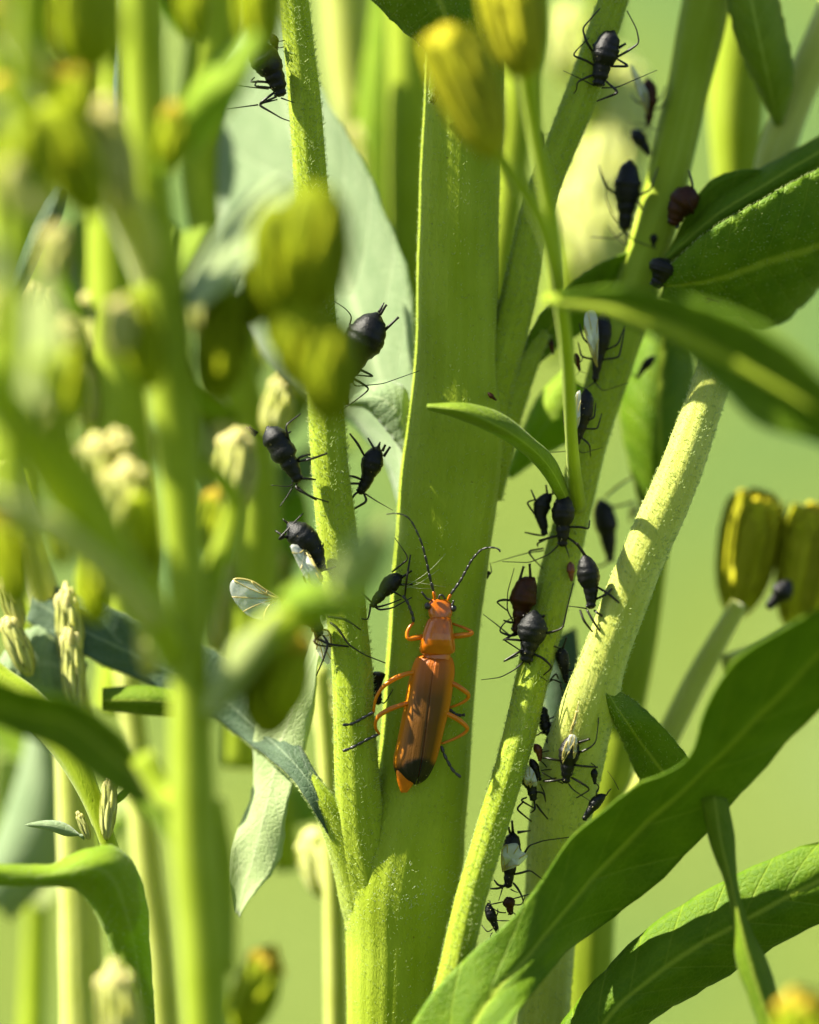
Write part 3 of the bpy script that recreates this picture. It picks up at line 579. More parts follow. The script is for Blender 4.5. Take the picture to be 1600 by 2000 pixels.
for b in [(300, 760, 255, 560, -9, 42, 'green'), (250, 420, 205, 190, -9.5, 40, 'cream'), (190, 420, 80, 190, -11, 62, 'green'), (425, 780, 450, 550, -8, 54, 'dark'), (490, 640, 500, 520, -7.5, 36, 'yellow'),
          (560, 700, 545, 540, -8, 42, 'yellow'), (645, 830, 640, 600, -10.5, 70, 'dark'), (585, 760, 580, 590, -10.5, 52, 'dark'), (610, 690, 560, 545, -10.5, 44, 'yellow'), (600, 620, 620, 345, -10.5, 84, 'dark'), (560, 620, 535, 385, -10.5, 64, 'dark'),
          (512, 115, 500, -130, -9, 52, 'green'), (560, 1400, 575, 1230, -8.6, 46, 'yellow'), (520, 1440, 540, 1260, -8.2, 62, 'dark'), 
          (440, 1380, 470, 1240, -8, 30, 'cream'), (250, 1080, 246, 900, -7, 56, 'cream'), (205, 1010, 185, 850, -6.6, 50, 'cream'), (240, 980, 225, 840, -6.4, 40, 'cream'), (225, 1170, 218, 1030, -7, 46, 'cream'), (275, 1160, 272, 950, -7.6, 40, 'green'),
          (458, 1000, 462, 832, -4.6, 46, 'cream'), (250, 2080, 220, 1880, -6.5, 48, 'cream'), (470, 2020, 530, 1850, -6.5, 48, 'yellow'), (60, 780, 55, 640, -9, 40, 'green'), (140, 830, 135, 670, -9.4, 42, 'green'),
          (150, 720, 128, 620, -8.4, 28, 'cream'), (60, 900, 60, 760, -8.4, 26, 'yellow'), (110, 900, 100, 775, -8, 24, 'cream'), (60, 420, 20, 220, -12, 62, 'green'), (40, 230, -5, 150, -9.5, 30, 'yellow'),
          (40, 1190, 0, 985, -11, 50, 'yellow'), (150, 250, 165, 120, -10.5, 34, 'yellow'), (130, 230, 110, 130, -10, 28, 'yellow'), (185, 140, 165, -60, -12, 74, 'green'), (60, 330, 30, 200, -12, 60, 'green'), (385, 80, 372, -60, -9.5, 34, 'yellow'),
          (150, 1010, 140, 880, -9, 34, 'cream'), (330, 330, 345, 200, -9, 34, 'yellow'), (100, 560, 110, 440, -10, 36, 'cream'), (395, 660, 400, 540, -7, 30, 'cream'), (120, 1110, 110, 980, -9, 34, 'green'), (410, 1080, 425, 950, -6, 30, 'yellow'), (230, 700, 240, 580, -9.5, 34, 'cream'), (290, 1320, 285, 1180, -7.5, 26, 'cream'), (190, 1220, 175, 1090, -7.5, 34, 'green')]:
    bud(fl, *b)
leaf('leaf', [(300, 350, -8.2), (330, 250, -8.6), (370, 180, -9), (430, 110, -9.4), (500, 60, -9.8)], [(310, 350, -8.4), (350, 270, -9), (400, 200, -9.5), (460, 150, -10), (505, 70, -10.2)], [(325, 350, -8.2), (380, 300, -8.6), (440, 230, -9), (480, 170, -9.6), (510, 80, -10)], (LBR, LBR), fl)

ll = thing('flowering_stalk', 'pale blurred stalk at bottom left with a curling sunlit leaf and small buds', 'plant', P(160, 2080, 2))
stem('stem', [(165, 2100, 3.2, 46), (158, 1900, 3.2, 42), (150, 1650, 3.2, 38), (140, 1400, 3.0, 38), (112, 1250, 2.6, 34), (60, 1080, 2.4, 32), (10, 900, 2.4, 30)], MSP, ll, 24, 6, .03)
stem('side_shoot', [(250, 2080, .6, 40), (270, 1900, .2, 26), (250, 1780, -.2, 20), (222, 1680, -.4, 18), (180, 1560, -.3, 20), (130, 1460, 0, 30), (60, 1380, .5, 34), (0, 1330, .8, 30), (-60, 1280, 1, 30)], MSD, ll, 20, 5, .03)
leaf('leaf', [(-80, 1690, -2.8), (20, 1690, -2.4), (100, 1690, -2.0), (170, 1660, -1.8), (235, 1662, -1.6), (280, 1740, -1.4), (292, 1860, -1.2), (305, 2060, -1.2)], [(-80, 1705, -3), (20, 1710, -2.7), (100, 1708, -2.5), (170, 1695, -2.5), (215, 1710, -2.3), (245, 1780, -2.0), (268, 1880, -1.6), (290, 2060, -1.4)],
     [(-80, 1725, -2.8), (20, 1730, -2.5), (90, 1728, -2.2), (150, 1735, -2.0), (180, 1768, -1.8), (212, 1830, -1.5), (240, 1920, -1.2), (270, 2060, -1.1)], (LBR, LT), ll, veins=.03, ser=.02, hairs=(800, HM, .04, 1))
leaf('leaf', [(165, 1640, 0), (130, 1610, 0), (95, 1603, 0), (50, 1610, 0)], [(165, 1636, -.1), (130, 1622, -.1), (95, 1613, -.1), (50, 1611, 0)], [(165, 1630, 0), (130, 1632, 0), (95, 1620, 0), (50, 1612, 0)], (LP, LP), ll, nv=16, nu=8)
bud(ll, 208, 1640, 216, 1512, -.6, 18, 'cream'); bud(ll, 175, 1640, 152, 1585, -.4, 10, 'cream')
leaf('leaf', [(205, 1570, -.5), (222, 1560, -.5), (240, 1545, -.5), (254, 1534, -.5)], [(206, 1573, -.6), (225, 1564, -.6), (243, 1550, -.6), (255, 1535, -.6)], [(208, 1576, -.5), (228, 1569, -.5), (246, 1555, -.5), (255, 1537, -.5)], (LBR, LBR), ll, nv=10, nu=6)
bud(ll, 145, 1330, 128, 1140, 1.8, 30, 'cream'); bud(ll, 150, 1400, 135, 1220, 1.6, 26, 'cream'); bud(ll, 40, 1230, 8, 1130, 1.6, 22, 'cream'); bud(ll, 60, 1320, 10, 1200, 1.4, 26, 'cream')
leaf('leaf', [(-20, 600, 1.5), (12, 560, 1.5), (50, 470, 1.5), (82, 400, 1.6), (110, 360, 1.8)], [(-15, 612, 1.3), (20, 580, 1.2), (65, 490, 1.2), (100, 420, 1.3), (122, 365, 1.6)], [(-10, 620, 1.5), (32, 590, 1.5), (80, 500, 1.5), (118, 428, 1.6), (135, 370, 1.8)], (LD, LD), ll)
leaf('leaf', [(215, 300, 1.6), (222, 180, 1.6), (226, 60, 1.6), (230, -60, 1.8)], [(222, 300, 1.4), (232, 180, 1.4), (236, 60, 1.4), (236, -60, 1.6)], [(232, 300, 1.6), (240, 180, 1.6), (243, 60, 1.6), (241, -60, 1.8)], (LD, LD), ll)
leaf('leaf', [(0, 1290, 2), (50, 1235, 2), (110, 1230, 2.1), (170, 1300, 2.2)], [(10, 1330, 1.7), (60, 1300, 1.7), (110, 1300, 1.8), (160, 1350, 2)], [(20, 1370, 2), (80, 1400, 2), (130, 1400, 2.1), (165, 1380, 2.2)], (LP, LP), ll, ser=.02, veins=.04, hairs=(1200, HM, .05, -1))
leaf('leaf', [(350, 1350, 1.6), (280, 1340, 1.6), (200, 1345, 1.8)], [(350, 1375, 1.3), (280, 1368, 1.3), (200, 1368, 1.5)], [(350, 1400, 1.6), (280, 1395, 1.6), (200, 1385, 1.8)], (LT, LB), ll, nv=20)

# ---- stalks and buds well behind the plane of focus
def far_stalk(label, pts, buds=(), leaves=(), mat=MS):
    t = thing('distant_stalk', label, 'plant', P(*pts[0][:3]), 'blurred stalks behind the main stem')
    stem('stem', pts, mat, t, 18, 5, .03, .25)
    for b in buds: bud(t, *b)
    for L, M, R, mm in leaves: leaf('leaf', L, M, R, (mm, mm), t, nv=24, nu=10, veins=.02)
    return t
far_stalk('olive green blurred stalk behind, just left of the thick stem at the top', [(800, 700, 8, 38), (800, 400, 8, 42), (802, 200, 8, 44), (805, 0, 8, 48), (805, -300, 8, 48)], (), [([(700, 560, 9), (690, 300, 9), (720, 60, 9), (740, -120, 9)], [(740, 580, 8.6), (745, 300, 8.6), (752, 60, 8.6), (750, -130, 8.8)], [(780, 560, 9), (790, 300, 9), (780, 60, 9), (760, -120, 9)], LBR)])
far_stalk('brighter yellow-green blurred stalk standing next to the left shoot at the top', [(730, 520, 10, 30), (715, 300, 10, 44), (690, 120, 10, 50), (670, -100, 10, 50)],
          [(730, 420, 715, 220, 9, 34, 'cream'), (790, 500, 800, 400, 9, 34, 'cream')], (), MSP)
far_stalk('blurred thin stalk with cream buds glowing behind the right-hand shoots', [(1080, 700, 14, 26), (1110, 500, 14, 26), (1150, 250, 14, 28), (1190, -50, 12, 30)],
          [(1190, 560, 1140, 340, 14, 74, 'cream', 0, .72, 19, BCL), (1170, 430, 1205, 230, 14, 70, 'cream', 0, .72, 19, BCL), (1240, 330, 1200, 120, 14, 66, 'cream', 0, .72, 19, BCL), (1170, 260, 1215, 100, 14, 50, 'cream', 0, .72, 19, BCL), (1150, 170, 1110, 10, 14, 40, 'cream', 0, .72, 19, BCL), (1110, 160, 1095, 20, 14, 34, 'cream', 0, .72, 19, BCL), (1230, 520, 1210, 330, 14, 70, 'cream', 0, .72, 19, BCL), (1120, 480, 1090, 360, 14, 40, 'cream', 0, .72, 19, BCL)])
far_stalk('dim green blurred stalk between the aphid shoot and the downy stalk at the top', [(1440, 420, 6, 40), (1440, 200, 6, 55), (1450, 0, 6, 50), (1460, -200, 6, 50)])
far_stalk('soft green blurred stalk between the thick stem and its right side shoot', [(960, 640, 7, 26), (990, 420, 7, 30), (1015, 200, 7, 36), (1030, -100, 7, 40)])
far_stalk('pale blurred stalk visible just left of the thick stem at the bottom', [(658, 2100, 4, 22), (655, 1900, 4, 22), (650, 1700, 4, 20), (640, 1500, 4, 18), (625, 1300, 4, 18)],
          [(650, 1760, 606, 1615, 5, 46, 'cream', 0, .72, 19, BCL), (660, 1480, 630, 1330, 5, 36, 'cream', 0, .72, 19, BCL), (660, 1600, 650, 1440, 5.2, 34, 'cream', 0, .72, 19, BCL)], (), MSP)
def leafy(label, x, y0, y1, d, nl, nb_, seed, lean=0, mats=None):
    r_ = random.Random(seed); t = thing('distant_stalk', label, 'plant', P(x, y0, d), 'leafy stalks filling the left background')
    pts = [(x + lean * k / 4, y0 + (y1 - y0) * k / 4, d + r_.uniform(-.4, .4), 26 - k * 2) for k in range(5)]
    stem('stem', pts, MSD, t, 16, 4, .03, .3)
    for k in range(nl):
        f = r_.uniform(.05, .95); bx, by = x + lean * f, y0 + (y1 - y0) * f; s_ = 1 if k % 2 else -1
        ln = r_.uniform(160, 330); w = r_.uniform(26, 58); a = r_.uniform(.25, 1.0) * s_; dd = r_.uniform(-2.5, 2.5); bend = r_.uniform(-.5, .9) * s_
        c = []; px_, py_ = bx, by
        for q in range(5):
            c.append((px_, py_)); an = a + bend * q / 4; px_ += math.sin(an) * ln / 4; py_ -= math.cos(an) * ln / 4
        W_ = [.25, .8, 1, .75, .04]
        mk = lambda sg, z: [(c[q][0] + sg * w * W_[q] * math.cos(a + bend * q / 4), c[q][1] + sg * w * W_[q] * math.sin(a + bend * q / 4), d + dd * q / 4 + z * W_[q]) for q in range(5)]
        m_ = r_.choice(mats or [LBR, LPB, LPB, LM, LBR]); leaf('leaf', mk(-1, .5), mk(0, 0), mk(1, -.5), (m_, m_), t, nv=18, nu=8)
    for k in range(nb_):
        f = r_.uniform(.2, 1); bx, by = x + lean * f + r_.uniform(-70, 70), y0 + (y1 - y0) * f
        bud(t, bx, by, bx + r_.uniform(-25, 25), by - r_.uniform(80, 130), d + r_.uniform(-2, 2), r_.uniform(24, 38), r_.choice(['cream', 'cream', 'yellow', 'green']), nb=13)
leafy('leafy blurred stalk in the far left background, lowest third green', 60, 1250, -60, 9, 12, 7, 3, 20)
leafy('leafy blurred stalk behind the forked stalk, with pale leaves', 180, 1200, -80, 7.5, 13, 7, 5, 10)
leafy('leafy blurred stalk right of the forked stalk, reaching the top edge', 420, 1180, -80, 9.5, 11, 6, 8, 20)
leafy('leafy blurred stalk in front at far left, out of focus', 10, 1000, -120, -13, 4, 7, 12, 40, [LPB])
leafy('low leafy stalk behind the pale leaf and left shoot', 560, 1700, 900, 8, 7, 3, 21, -60)
leafy('leafy blurred stalk near the left bottom corner', 60, 2080, 1350, 10, 6, 1, 25, 30, [LPB, LBR])
far_stalk('blurred yellow-green stalk filling the gap at the far left top', [(60, 900, 8, 60), (40, 600, 8, 60), (30, 300, 8, 70), (20, 0, 8, 80), (10, -200, 8, 80)],
          [(200, 720, 190, 560, 7, 42, 'cream'), (90, 640, 60, 560, 7, 40, 'cream')], [([(60, 640, 8), (120, 560, 8), (160, 480, 8), (260, 440, 8)], [(80, 680, 7.6), (150, 600, 7.6), (210, 530, 7.6), (280, 460, 7.6)], [(110, 700, 8), (190, 650, 8), (260, 570, 8), (290, 480, 8)], LP)])
far_stalk('blurred pale green stalk behind the forked stalk, lower left', [(330, 2100, 6, 34), (310, 1850, 6, 30), (290, 1700, 6, 30), (270, 1500, 6, 26), (250, 1300, 6, 26)],
          (), [([(-60, 1750, 8), (0, 1620, 8), (40, 1500, 8), (60, 1400, 8)], [(-20, 1760, 7.6), (60, 1640, 7.6), (90, 1540, 7.6), (80, 1420, 7.6)], [(20, 1800, 8), (110, 1700, 8), (130, 1600, 8), (100, 1430, 8)], LP)], MSP)
far_stalk('green blurred stalk behind the forked stalk at middle left', [(230, 1400, 7, 46), (260, 1100, 7, 50), (240, 800, 7, 60), (230, 500, 7, 60), (240, 200, 7, 60), (240, -150, 7, 60)],
          [(440, 900, 450, 760, 7, 40, 'cream'), (530, 860, 560, 730, 5, 36, 'cream'), (420, 1280, 430, 1100, 7, 34, 'cream')], (), MS)
far_stalk('olive blurred stalk behind the forked stalk, left of the pale leaf', [(470, 1500, 7, 46), (490, 1200, 7, 50), (500, 950, 7, 46), (440, 600, 7, 40), (400, 300, 7, 50), (430, 0, 7, 55), (440, -200, 7, 55)])

# ================================================================ INSECTS
AB = simple_mat('aphid black shell', (0.0025, 0.0025, 0.0025), (0.007, 0.007, 0.007), 5, 0.38, 0.25, bumps=0.6, bscale=16, bd=0.03)
ABR = simple_mat('aphid brown shell', (0.022, 0.006, 0.001), (0.050, 0.013, 0.002), 5, 0.45, 0.2, bumps=0.8, bscale=16, bd=0.02)
ARED = simple_mat('small aphid red brown', (0.09, 0.018, 0.006), (0.16, 0.035, 0.01), 5, 0.4, 0.5, bumps=0.3)
AGR = simple_mat('aphid slate grey', (0.003, 0.0035, 0.0038), (0.008, 0.009, 0.0095), 4, 0.42, 0.28, bumps=0.7, bscale=16, bd=0.03)
AL = simple_mat('aphid leg', (0.004, 0.0035, 0.002), (0.014, 0.010, 0.004), 2, 0.38, 0.35, bumps=0)
BO = simple_mat('beetle orange', (0.40, 0.088, 0.001), (0.54, 0.145, 0.002), 2.5, 0.22, 0.5, 0.2, bumps=0.25, bscale=16, bd=0.02, coat=0.25)
BL = simple_mat('beetle leg orange', (0.55, 0.15, 0.002), (0.75, 0.25, 0.004), 2.5, 0.3, 0.5, 0.2, 0.2, (0.8, 0.3, 0.02), bumps=0.15)
BK = simple_mat('beetle black', (0.008, 0.007, 0.008), (0.03, 0.026, 0.03), 6, 0.3, 0.6, bumps=0.3)
def wing_mat(name, alpha, tint):
    m, nt, out = new_mat(name)
    tc = N_(nt, 'ShaderNodeTexCoord')
    p = N_(nt, 'ShaderNodeBsdfPrincipled'); p.inputs['Base Color'].default_value = (*tint, 1)
    p.inputs['Roughness'].default_value = 0.25; p.inputs['Specular IOR Level'].default_value = 0.6
    nt.links.new(bump(nt, noise(nt, tc.outputs['Object'], 7, 3), 0.5, 0.03), p.inputs['Normal'])
    t = N_(nt, 'ShaderNodeBsdfTransparent'); ms = N_(nt, 'ShaderNodeMixShader'); ms.inputs[0].default_value = alpha
    nt.links.new(t.outputs[0], ms.inputs[1]); nt.links.new(p.outputs[0], ms.inputs[2]); nt.links.new(ms.outputs[0], out.inputs[0])
    return m
WG = wing_mat('aphid wing membrane', 0.28, (0.75, 0.8, 0.75)); WGM = wing_mat('milky wing membrane', 0.62, (0.6, 0.62, 0.55))
WV = simple_mat('wing vein', (0.30, 0.24, 0.06), (0.5, 0.42, 0.14), 3, 0.4, 0.4, bumps=0)
EL = None
def elytra_mat():
    m, nt, out = new_mat('beetle wing cover')
    tc = N_(nt, 'ShaderNodeTexCoord'); sx = N_(nt, 'ShaderNodeSeparateXYZ'); nt.links.new(tc.outputs['UV'], sx.inputs[0])
    ns = noise(nt, tc.outputs['Object'], 5, 4)
    def math_(op, a, b):
        n = N_(nt, 'ShaderNodeMath', operation=op)
        for i, v in enumerate((a, b)):
            if isinstance(v, (int, float)): n.inputs[i].default_value = v
            else: nt.links.new(v, n.inputs[i])
        return n.outputs[0]
    f = math_('ADD', sx.outputs[1], math_('MULTIPLY', math_('SUBTRACT', ns, 0.5), 0.05))
    base = ramp(nt, f, [(0.0, (0.46, 0.11, 0.002)), (0.13, (0.38, 0.10, 0.002)), (0.34, (0.135, 0.050, 0.001)), (0.765, (0.12, 0.046, 0.001)), (0.805, (0.012, 0.009, 0.006)), (1.0, (0.008, 0.006, 0.005))])
    edge = ramp(nt, f, [(0.0, (0.75, 0.19, 0.003)), (0.3, (0.72, 0.24, 0.003)), (0.775, (0.60, 0.20, 0.003)), (0.82, (0.012, 0.009, 0.006)), (1.0, (0.008, 0.006, 0.005))])
    em = ramp(nt, sx.outputs[0], [(0.55, (0, 0, 0)), (0.95, (1, 1, 1))])
    mx = N_(nt, 'ShaderNodeMixRGB'); nt.links.new(em, mx.inputs[0]); nt.links.new(base, mx.inputs[1]); nt.links.new(edge, mx.inputs[2])
    p = N_(nt, 'ShaderNodeBsdfPrincipled'); nt.links.new(mx.outputs[0], p.inputs['Base Color'])
    p.inputs['Roughness'].default_value = 0.42; p.inputs['Specular IOR Level'].default_value = 0.35
    st = noise(nt, mapping(nt, tc.outputs['UV'], (9, 1.6, 1)), 1.0, 1); fi = noise(nt, tc.outputs['Object'], 30, 3, .7)
    nt.links.new(bump(nt, math_('ADD', st, math_('MULTIPLY', fi, 0.8)), 0.35, 0.03), p.inputs['Normal'])
    tr = N_(nt, 'ShaderNodeBsdfTranslucent'); nt.links.new(mx.outputs[0], tr.inputs[0])
    ms = N_(nt, 'ShaderNodeMixShader'); ms.inputs[0].default_value = 0.2
    nt.links.new(p.outputs[0], ms.inputs[1]); nt.links.new(tr.outputs[0], ms.inputs[2]); nt.links.new(ms.outputs[0], out.inputs[0])
    return m
EL = elytra_mat()

def limb(name, pts, mat, parent, ring=7, smooth=0.0, mats=None):
    """pts: (px,py,d,r px), rounded joints"""
    q = np.array([list(P(a, b, d)) + [r * W(d)] for a, b, d, r in pts])
    q2 = []
    for i in range(len(q) - 1):                                  # keep segments nearly straight, soften joints
        n = max(3, int(np.linalg.norm(q[i + 1, :3] - q[i, :3]) / 0.05))
        for t in np.linspace(0, 1, n, endpoint=False): q2.append(q[i] * (1 - t) + q[i + 1] * t)
    q2.append(q[-1]); q2 = np.array(q2)
    for _ in range(2 + int(smooth)):
        q2[1:-1] = 0.25 * q2[:-2] + 0.5 * q2[1:-1] + 0.25 * q2[2:]
    V, F, uv = sweep(q2[:, :3], np.maximum(q2[:, 3], 0.002), ring)
    return link_mesh(name, V, F, mat, parent, uv)

def tf(T, pts): return [(T[0] + T[2] * x, T[1] + T[2] * y) for x, y in pts]
Z1, Z2, Z3, Z4, Z5, Z6, Z7, Z8 = [(a, b, .1875) for a, b in ((980, 1340), (900, 1580), (940, 900), (940, 1100), (1040, 620), (1100, 0), (1130, 280), (420, 20))]
C7 = (440, 560, .2375); C8 = (420, 980, .225); B1 = (640, 980, .225); B2 = (640, 1270, .225); R3 = (800, 0, .34); R4 = (1060, 0, .34); R8 = (1060, 600, .34)
PROF_X = [0, .03, .1, .2, .32, .44, .54, .62, .70, .78, .84, .88, .93, .97, 1]
PROF_Y = [.10, .26, .66, .90, 1.0, .98, .84, .68, .62, .58, .50, .42, .45, .36, .12]
def aphid(label, T, spine, hw, d, legs=(), ants=(), cors=(), wings=(), mat=None, tail=None, prof=None, auto=0, dd=0.0, lt=1.0, group='black aphids crowding the goldenrod stems'):
    mat = mat or AB
    px = tf(T, spine); hw = hw * T[2]
    q = np.array([list(P(a, b, d + dd * i / max(1, len(px) - 1))) for i, (a, b) in enumerate(px)])
    c = resample(q, 34)
    root = thing('aphid', label, 'aphid', c[17], group)
    t = np.linspace(0, 1, 34)
    py_ = np.array(prof or PROF_Y) * rng.normal(1, .06, 15); r = np.interp(t, PROF_X, py_) * hw * W(d)
    seg = np.where(t < .6, 1 - 0.045 * np.abs(np.cos(t / .6 * math.pi * 4.5)) ** 6 , 1 - .09 * np.abs(np.cos((t - .6) / .4 * math.pi * 2.5)) ** 4)
    r = r * seg
    tt, U, Vv = frames(c)
    V, F, uv = sweep(c, r, 18, 0, 0, True, 1.0, 0.015)
    parts = [(V, F, uv)]
    # eyes
    body = link_mesh('body', V + rng.normal(0, .012 * hw * W(d), V.shape), F, mat, root, uv)
    L = np.linalg.norm(c[-1] - c[0]); ax = (c[-1] - c[0]) / L
    side = np.cross(ax, [0, 1, 0]); side /= np.linalg.norm(side)
    for s in (-1, 1):
        hc = c[31] + side * s * r[31] * .8 + np.array([0, -r[31] * .35, 0]); rr = hw * W(d) * .13
        cc = hc[None] + side[None] * s * np.linspace(-rr, rr, 5)[:, None]
        v, f, u_ = sweep(cc, rr * np.array([.1, .8, 1, .8, .1]), 8); link_mesh('eye', v, f, BK, root, u_)
    ref = max(1.0, min(2.2, hw * .105)) * lt
    def dep(i, n): return d - 0.12 * math.sin(math.pi * i / max(1, n - 1)) - (0.02 if n else 0)
    for lg in legs:
        p = tf(T, lg); n = len(p)
        rad = [1.0, 1.25, .8, .6, .5, .42, .4][:n] if n > 2 else [1.1, .7]
        if n == 2: rad = [1.2, .6]
        limb('leg', [(a, b, dep(i, n), ref * rad[i]) for i, (a, b) in enumerate(p)], AL, root)
    if auto:
        w = hw; a0 = np.array(px[0]); a1 = np.array(px[-1]); Lp = np.linalg.norm(a1 - a0); axp = (a1 - a0) / Lp; sp = np.array([-axp[1], axp[0]])
        for k in range(auto):
            s = 1 if k % 2 else -1; f = (.60, .70, .80)[(k // 2) % 3]
            b0 = a0 + axp * Lp * f; sw = (-1.0, -.2, .8)[(k // 2) % 3] + random.uniform(-.25, .25)
            ln = Lp * random.uniform(.38, .6)
            kn = b0 + sp * s * (w * .5 + ln * .42) + axp * ln * sw * .35
            ft = kn + sp * s * ln * .25 * random.uniform(-.3, 1.2) + axp * ln * (.75 if sw > 0 else -.75) * random.uniform(.5, 1)
            limb('leg', [(*b0, d, ref * 1.1), (*kn, d - .15, ref * 1.1), (*ft, d + .1, ref * .6)], AL, root)
        for s in (-1, 1):
            b0 = a1; m1 = b0 + axp * Lp * .12 + sp * s * Lp * .12; e = m1 + sp * s * Lp * .35 + (-axp) * Lp * .25 * random.uniform(-.8, 1)
            limb('antenna', [(*b0, d, ref * .8), (*m1, d - .1, ref * .5), (*e, d - .1, ref * .3)], AL, root)
    for an in ants:
        p = tf(T, an); n = len(p)
        limb('antenna', [(a, b, d - 0.04 * i, ref * (.75 - .45 * i / (n - 1))) for i, (a, b) in enumerate(p)], AL, root, 6)
    for co in cors:
        p = tf(T, co); n = len(p)
        a, b = p[0], p[-1]; m1 = (a[0] * .08 + b[0] * .92, a[1] * .08 + b[1] * .92)
        limb('tail_tube', [(*a, d - .02, ref * 1.5), (*m1, d - .06, ref * 1.0), (*b, d - .07, ref * 1.35)], AL, root)
    if tail:
        p = tf(T, tail); limb('tail', [(*p[0], d, ref * 1.6), (*p[1], d, ref * .5)], AL, root)
    for w_ in wings:                                              # (outline points, membrane) root first
        pts, mm = w_[:2]; zoff = w_[2] if len(w_) > 2 else -.25
        p = tf(T, pts); n = len(p)
        Q = np.array([P(a, b, d + zoff) for a, b in p]); Q[0, 1] += -zoff * .8
        Q = resample(np.vstack([Q, Q[:1]]), 40)[:-1]; cen = Q.mean(0)
        # membrane: rings from outline to centre, gently cupped
        rings = 6; V = []
        for k in range(rings):
            f = k / rings; rg = Q * (1 - f) + cen * f; rg[:, 1] -= 0.10 * math.sin(f * math.pi / 2) * min(1, hw * .02); V.append(rg)
        V.append(cen[None] - np.array([[0, .10 * min(1, hw * .02), 0]])); V = np.vstack(V); m = 39
        m = len(Q)
        F = [(k * m + j, k * m + (j + 1) % m, (k + 1) * m + (j + 1) % m, (k + 1) * m + j) for k in range(rings - 1) for j in range(m)]
        F += [((rings - 1) * m + j, (rings - 1) * m + (j + 1) % m, rings * m) for j in range(m)]
        nb = len(V); V2 = V + np.array([0, 0.012, 0]); F2 = [tuple(x + nb for x in f[::-1]) for f in F]
        rim = [((j + 1) % m, j, nb + j, nb + (j + 1) % m) for j in range(m)]
        wo = link_mesh('wing', np.vstack([V, V2]), F + F2 + rim, mm, root)
        rt = Q[0]; vein = []
        far = [int(m * f) for f in (.12, .25, .38, .5, .62, .78)]
        for k in far:
            s = np.linspace(0, 1, 9)[:, None]; mid = (rt + Q[k]) / 2 * .55 + cen * .45
            cv = (1 - s) ** 2 * rt + 2 * s * (1 - s) * mid + s ** 2 * Q[k]; cv[:, 1] -= .06
            vein.append(sweep(cv, np.full(9, .010 * min(1.3, hw * .05))))
        vein.append(sweep(np.vstack([Q[:m // 3 + 2]]), np.full(m // 3 + 2, .016 * min(1.3, hw * .05))))
        v, f, u_ = join(vein); link_mesh('vein', v, f, WV, wo, u_)
    return root

# -- on the right-hand side shoot and behind, top right
aphid('large black aphid head down on the upper right side shoot, legs spread against the sky', Z6, [(532, 322), (465, 460), (430, 590), (395, 740), (365, 905)], 148, .42,
      [[(320, 560), (240, 430), (200, 295), (385, 85)], [(320, 680), (235, 628), (95, 578), (150, 510), (265, 400)], [(330, 780), (280, 790), (140, 855), (145, 930), (110, 975)],
       [(520, 620), (670, 535), (795, 450), (765, 300), (665, 110)], [(460, 690), (690, 692), (565, 615)], [(420, 820), (580, 965), (350, 1055)]],
      [[(330, 895), (200, 830), (0, 735)], [(400, 915), (560, 912), (700, 850), (980, 730)]], [[(580, 500), (648, 458)], [(340, 480), (318, 470)]], tail=[(525, 335), (540, 318)])
aphid('blurred winged aphid behind the gap right of the topmost aphid, pale wings hanging', Z6, [(880, 810), (900, 960), (905, 1120), (890, 1300)], 85, 2.4, (), [[(890, 1300), (820, 1290), (730, 1270)]], (),
      [([(885, 1180), (830, 1080), (760, 900), (700, 700), (720, 680), (830, 860), (890, 1000)], WGM, -.4)], auto=3, mat=ABR)
aphid('short blunt dark aphid between cream buds and the aphid shoot, upper right', Z6, [(715, 1350), (790, 1440), (860, 1540), (905, 1620)], 78, 2.4)
aphid('big blurred dark aphid clinging to the left side of the shoot below the cream buds', Z7, [(530, 170), (520, 330), (510, 480), (495, 700), (480, 910)], 145, 1.8, [[(520, 560), (640, 620), (660, 690)]],
      [[(480, 900), (350, 750), (280, 560), (300, 380)], [(480, 900), (520, 1080), (400, 980), (300, 860)]], auto=2)
aphid('round dark aphid on the right side of the shoot above a golden torn leaf edge', Z7, [(1260, 560), (1130, 590), (1040, 690), (980, 860)], 165, 1.2, [[(1180, 520), (1190, 430), (1150, 280)]], mat=ABR)
aphid('tiny dark aphid low on the blurred upper shoot, below the big blurred pair', Z7, [(790, 940), (782, 1010), (775, 1085)], 42, 1.75)
aphid('dark round aphid seen end on where the shoot meets the upper right leaves', Z7, [(930, 1200), (890, 1290), (855, 1390), (790, 1500)], 150, 1.0, mat=AB)
aphid('narrow dark aphid at the tip of the curled leaf left of the shoot', Z7, [(485, 1160), (465, 1230), (445, 1340)], 42, 2.2)
aphid('long winged aphid head down below the blurred leaf midrib, grey wings folded', Z5, [(745, -70), (735, 130), (690, 380), (650, 670)], 95, .9, (), (), (), [([(680, 520), (600, 330), (540, 80), (560, -60), (660, -60), (690, 200)], WGM, -.3)], auto=4)
aphid('winged aphid below the long one with bright silvery wings catching sun', Z5, [(555, 740), (560, 880), (520, 1090), (450, 1335)], 88, .5, (), (), (), [([(430, 1230), (390, 1100), (385, 930), (430, 830), (500, 760), (500, 950), (490, 1100)], WGM, -.25)], auto=5)
aphid('small brown aphid on the thin front shoot, left of the long winged one', Z5, [(450, 370), (465, 460), (495, 555)], 38, .8, mat=ABR, auto=2)
aphid('tiny brown aphid hidden at the edge of the curled leaf stalk', Z5, [(200, 225), (200, 300), (215, 385)], 32, 1.5, mat=ABR)
aphid('dark rod-like aphid standing off the right side of the shoot over the wide shaded leaf', Z5, [(1280, 400), (1180, 500), (1085, 640)], 48, 2.6, [[(1090, 620), (1000, 560), (830, 515)]])
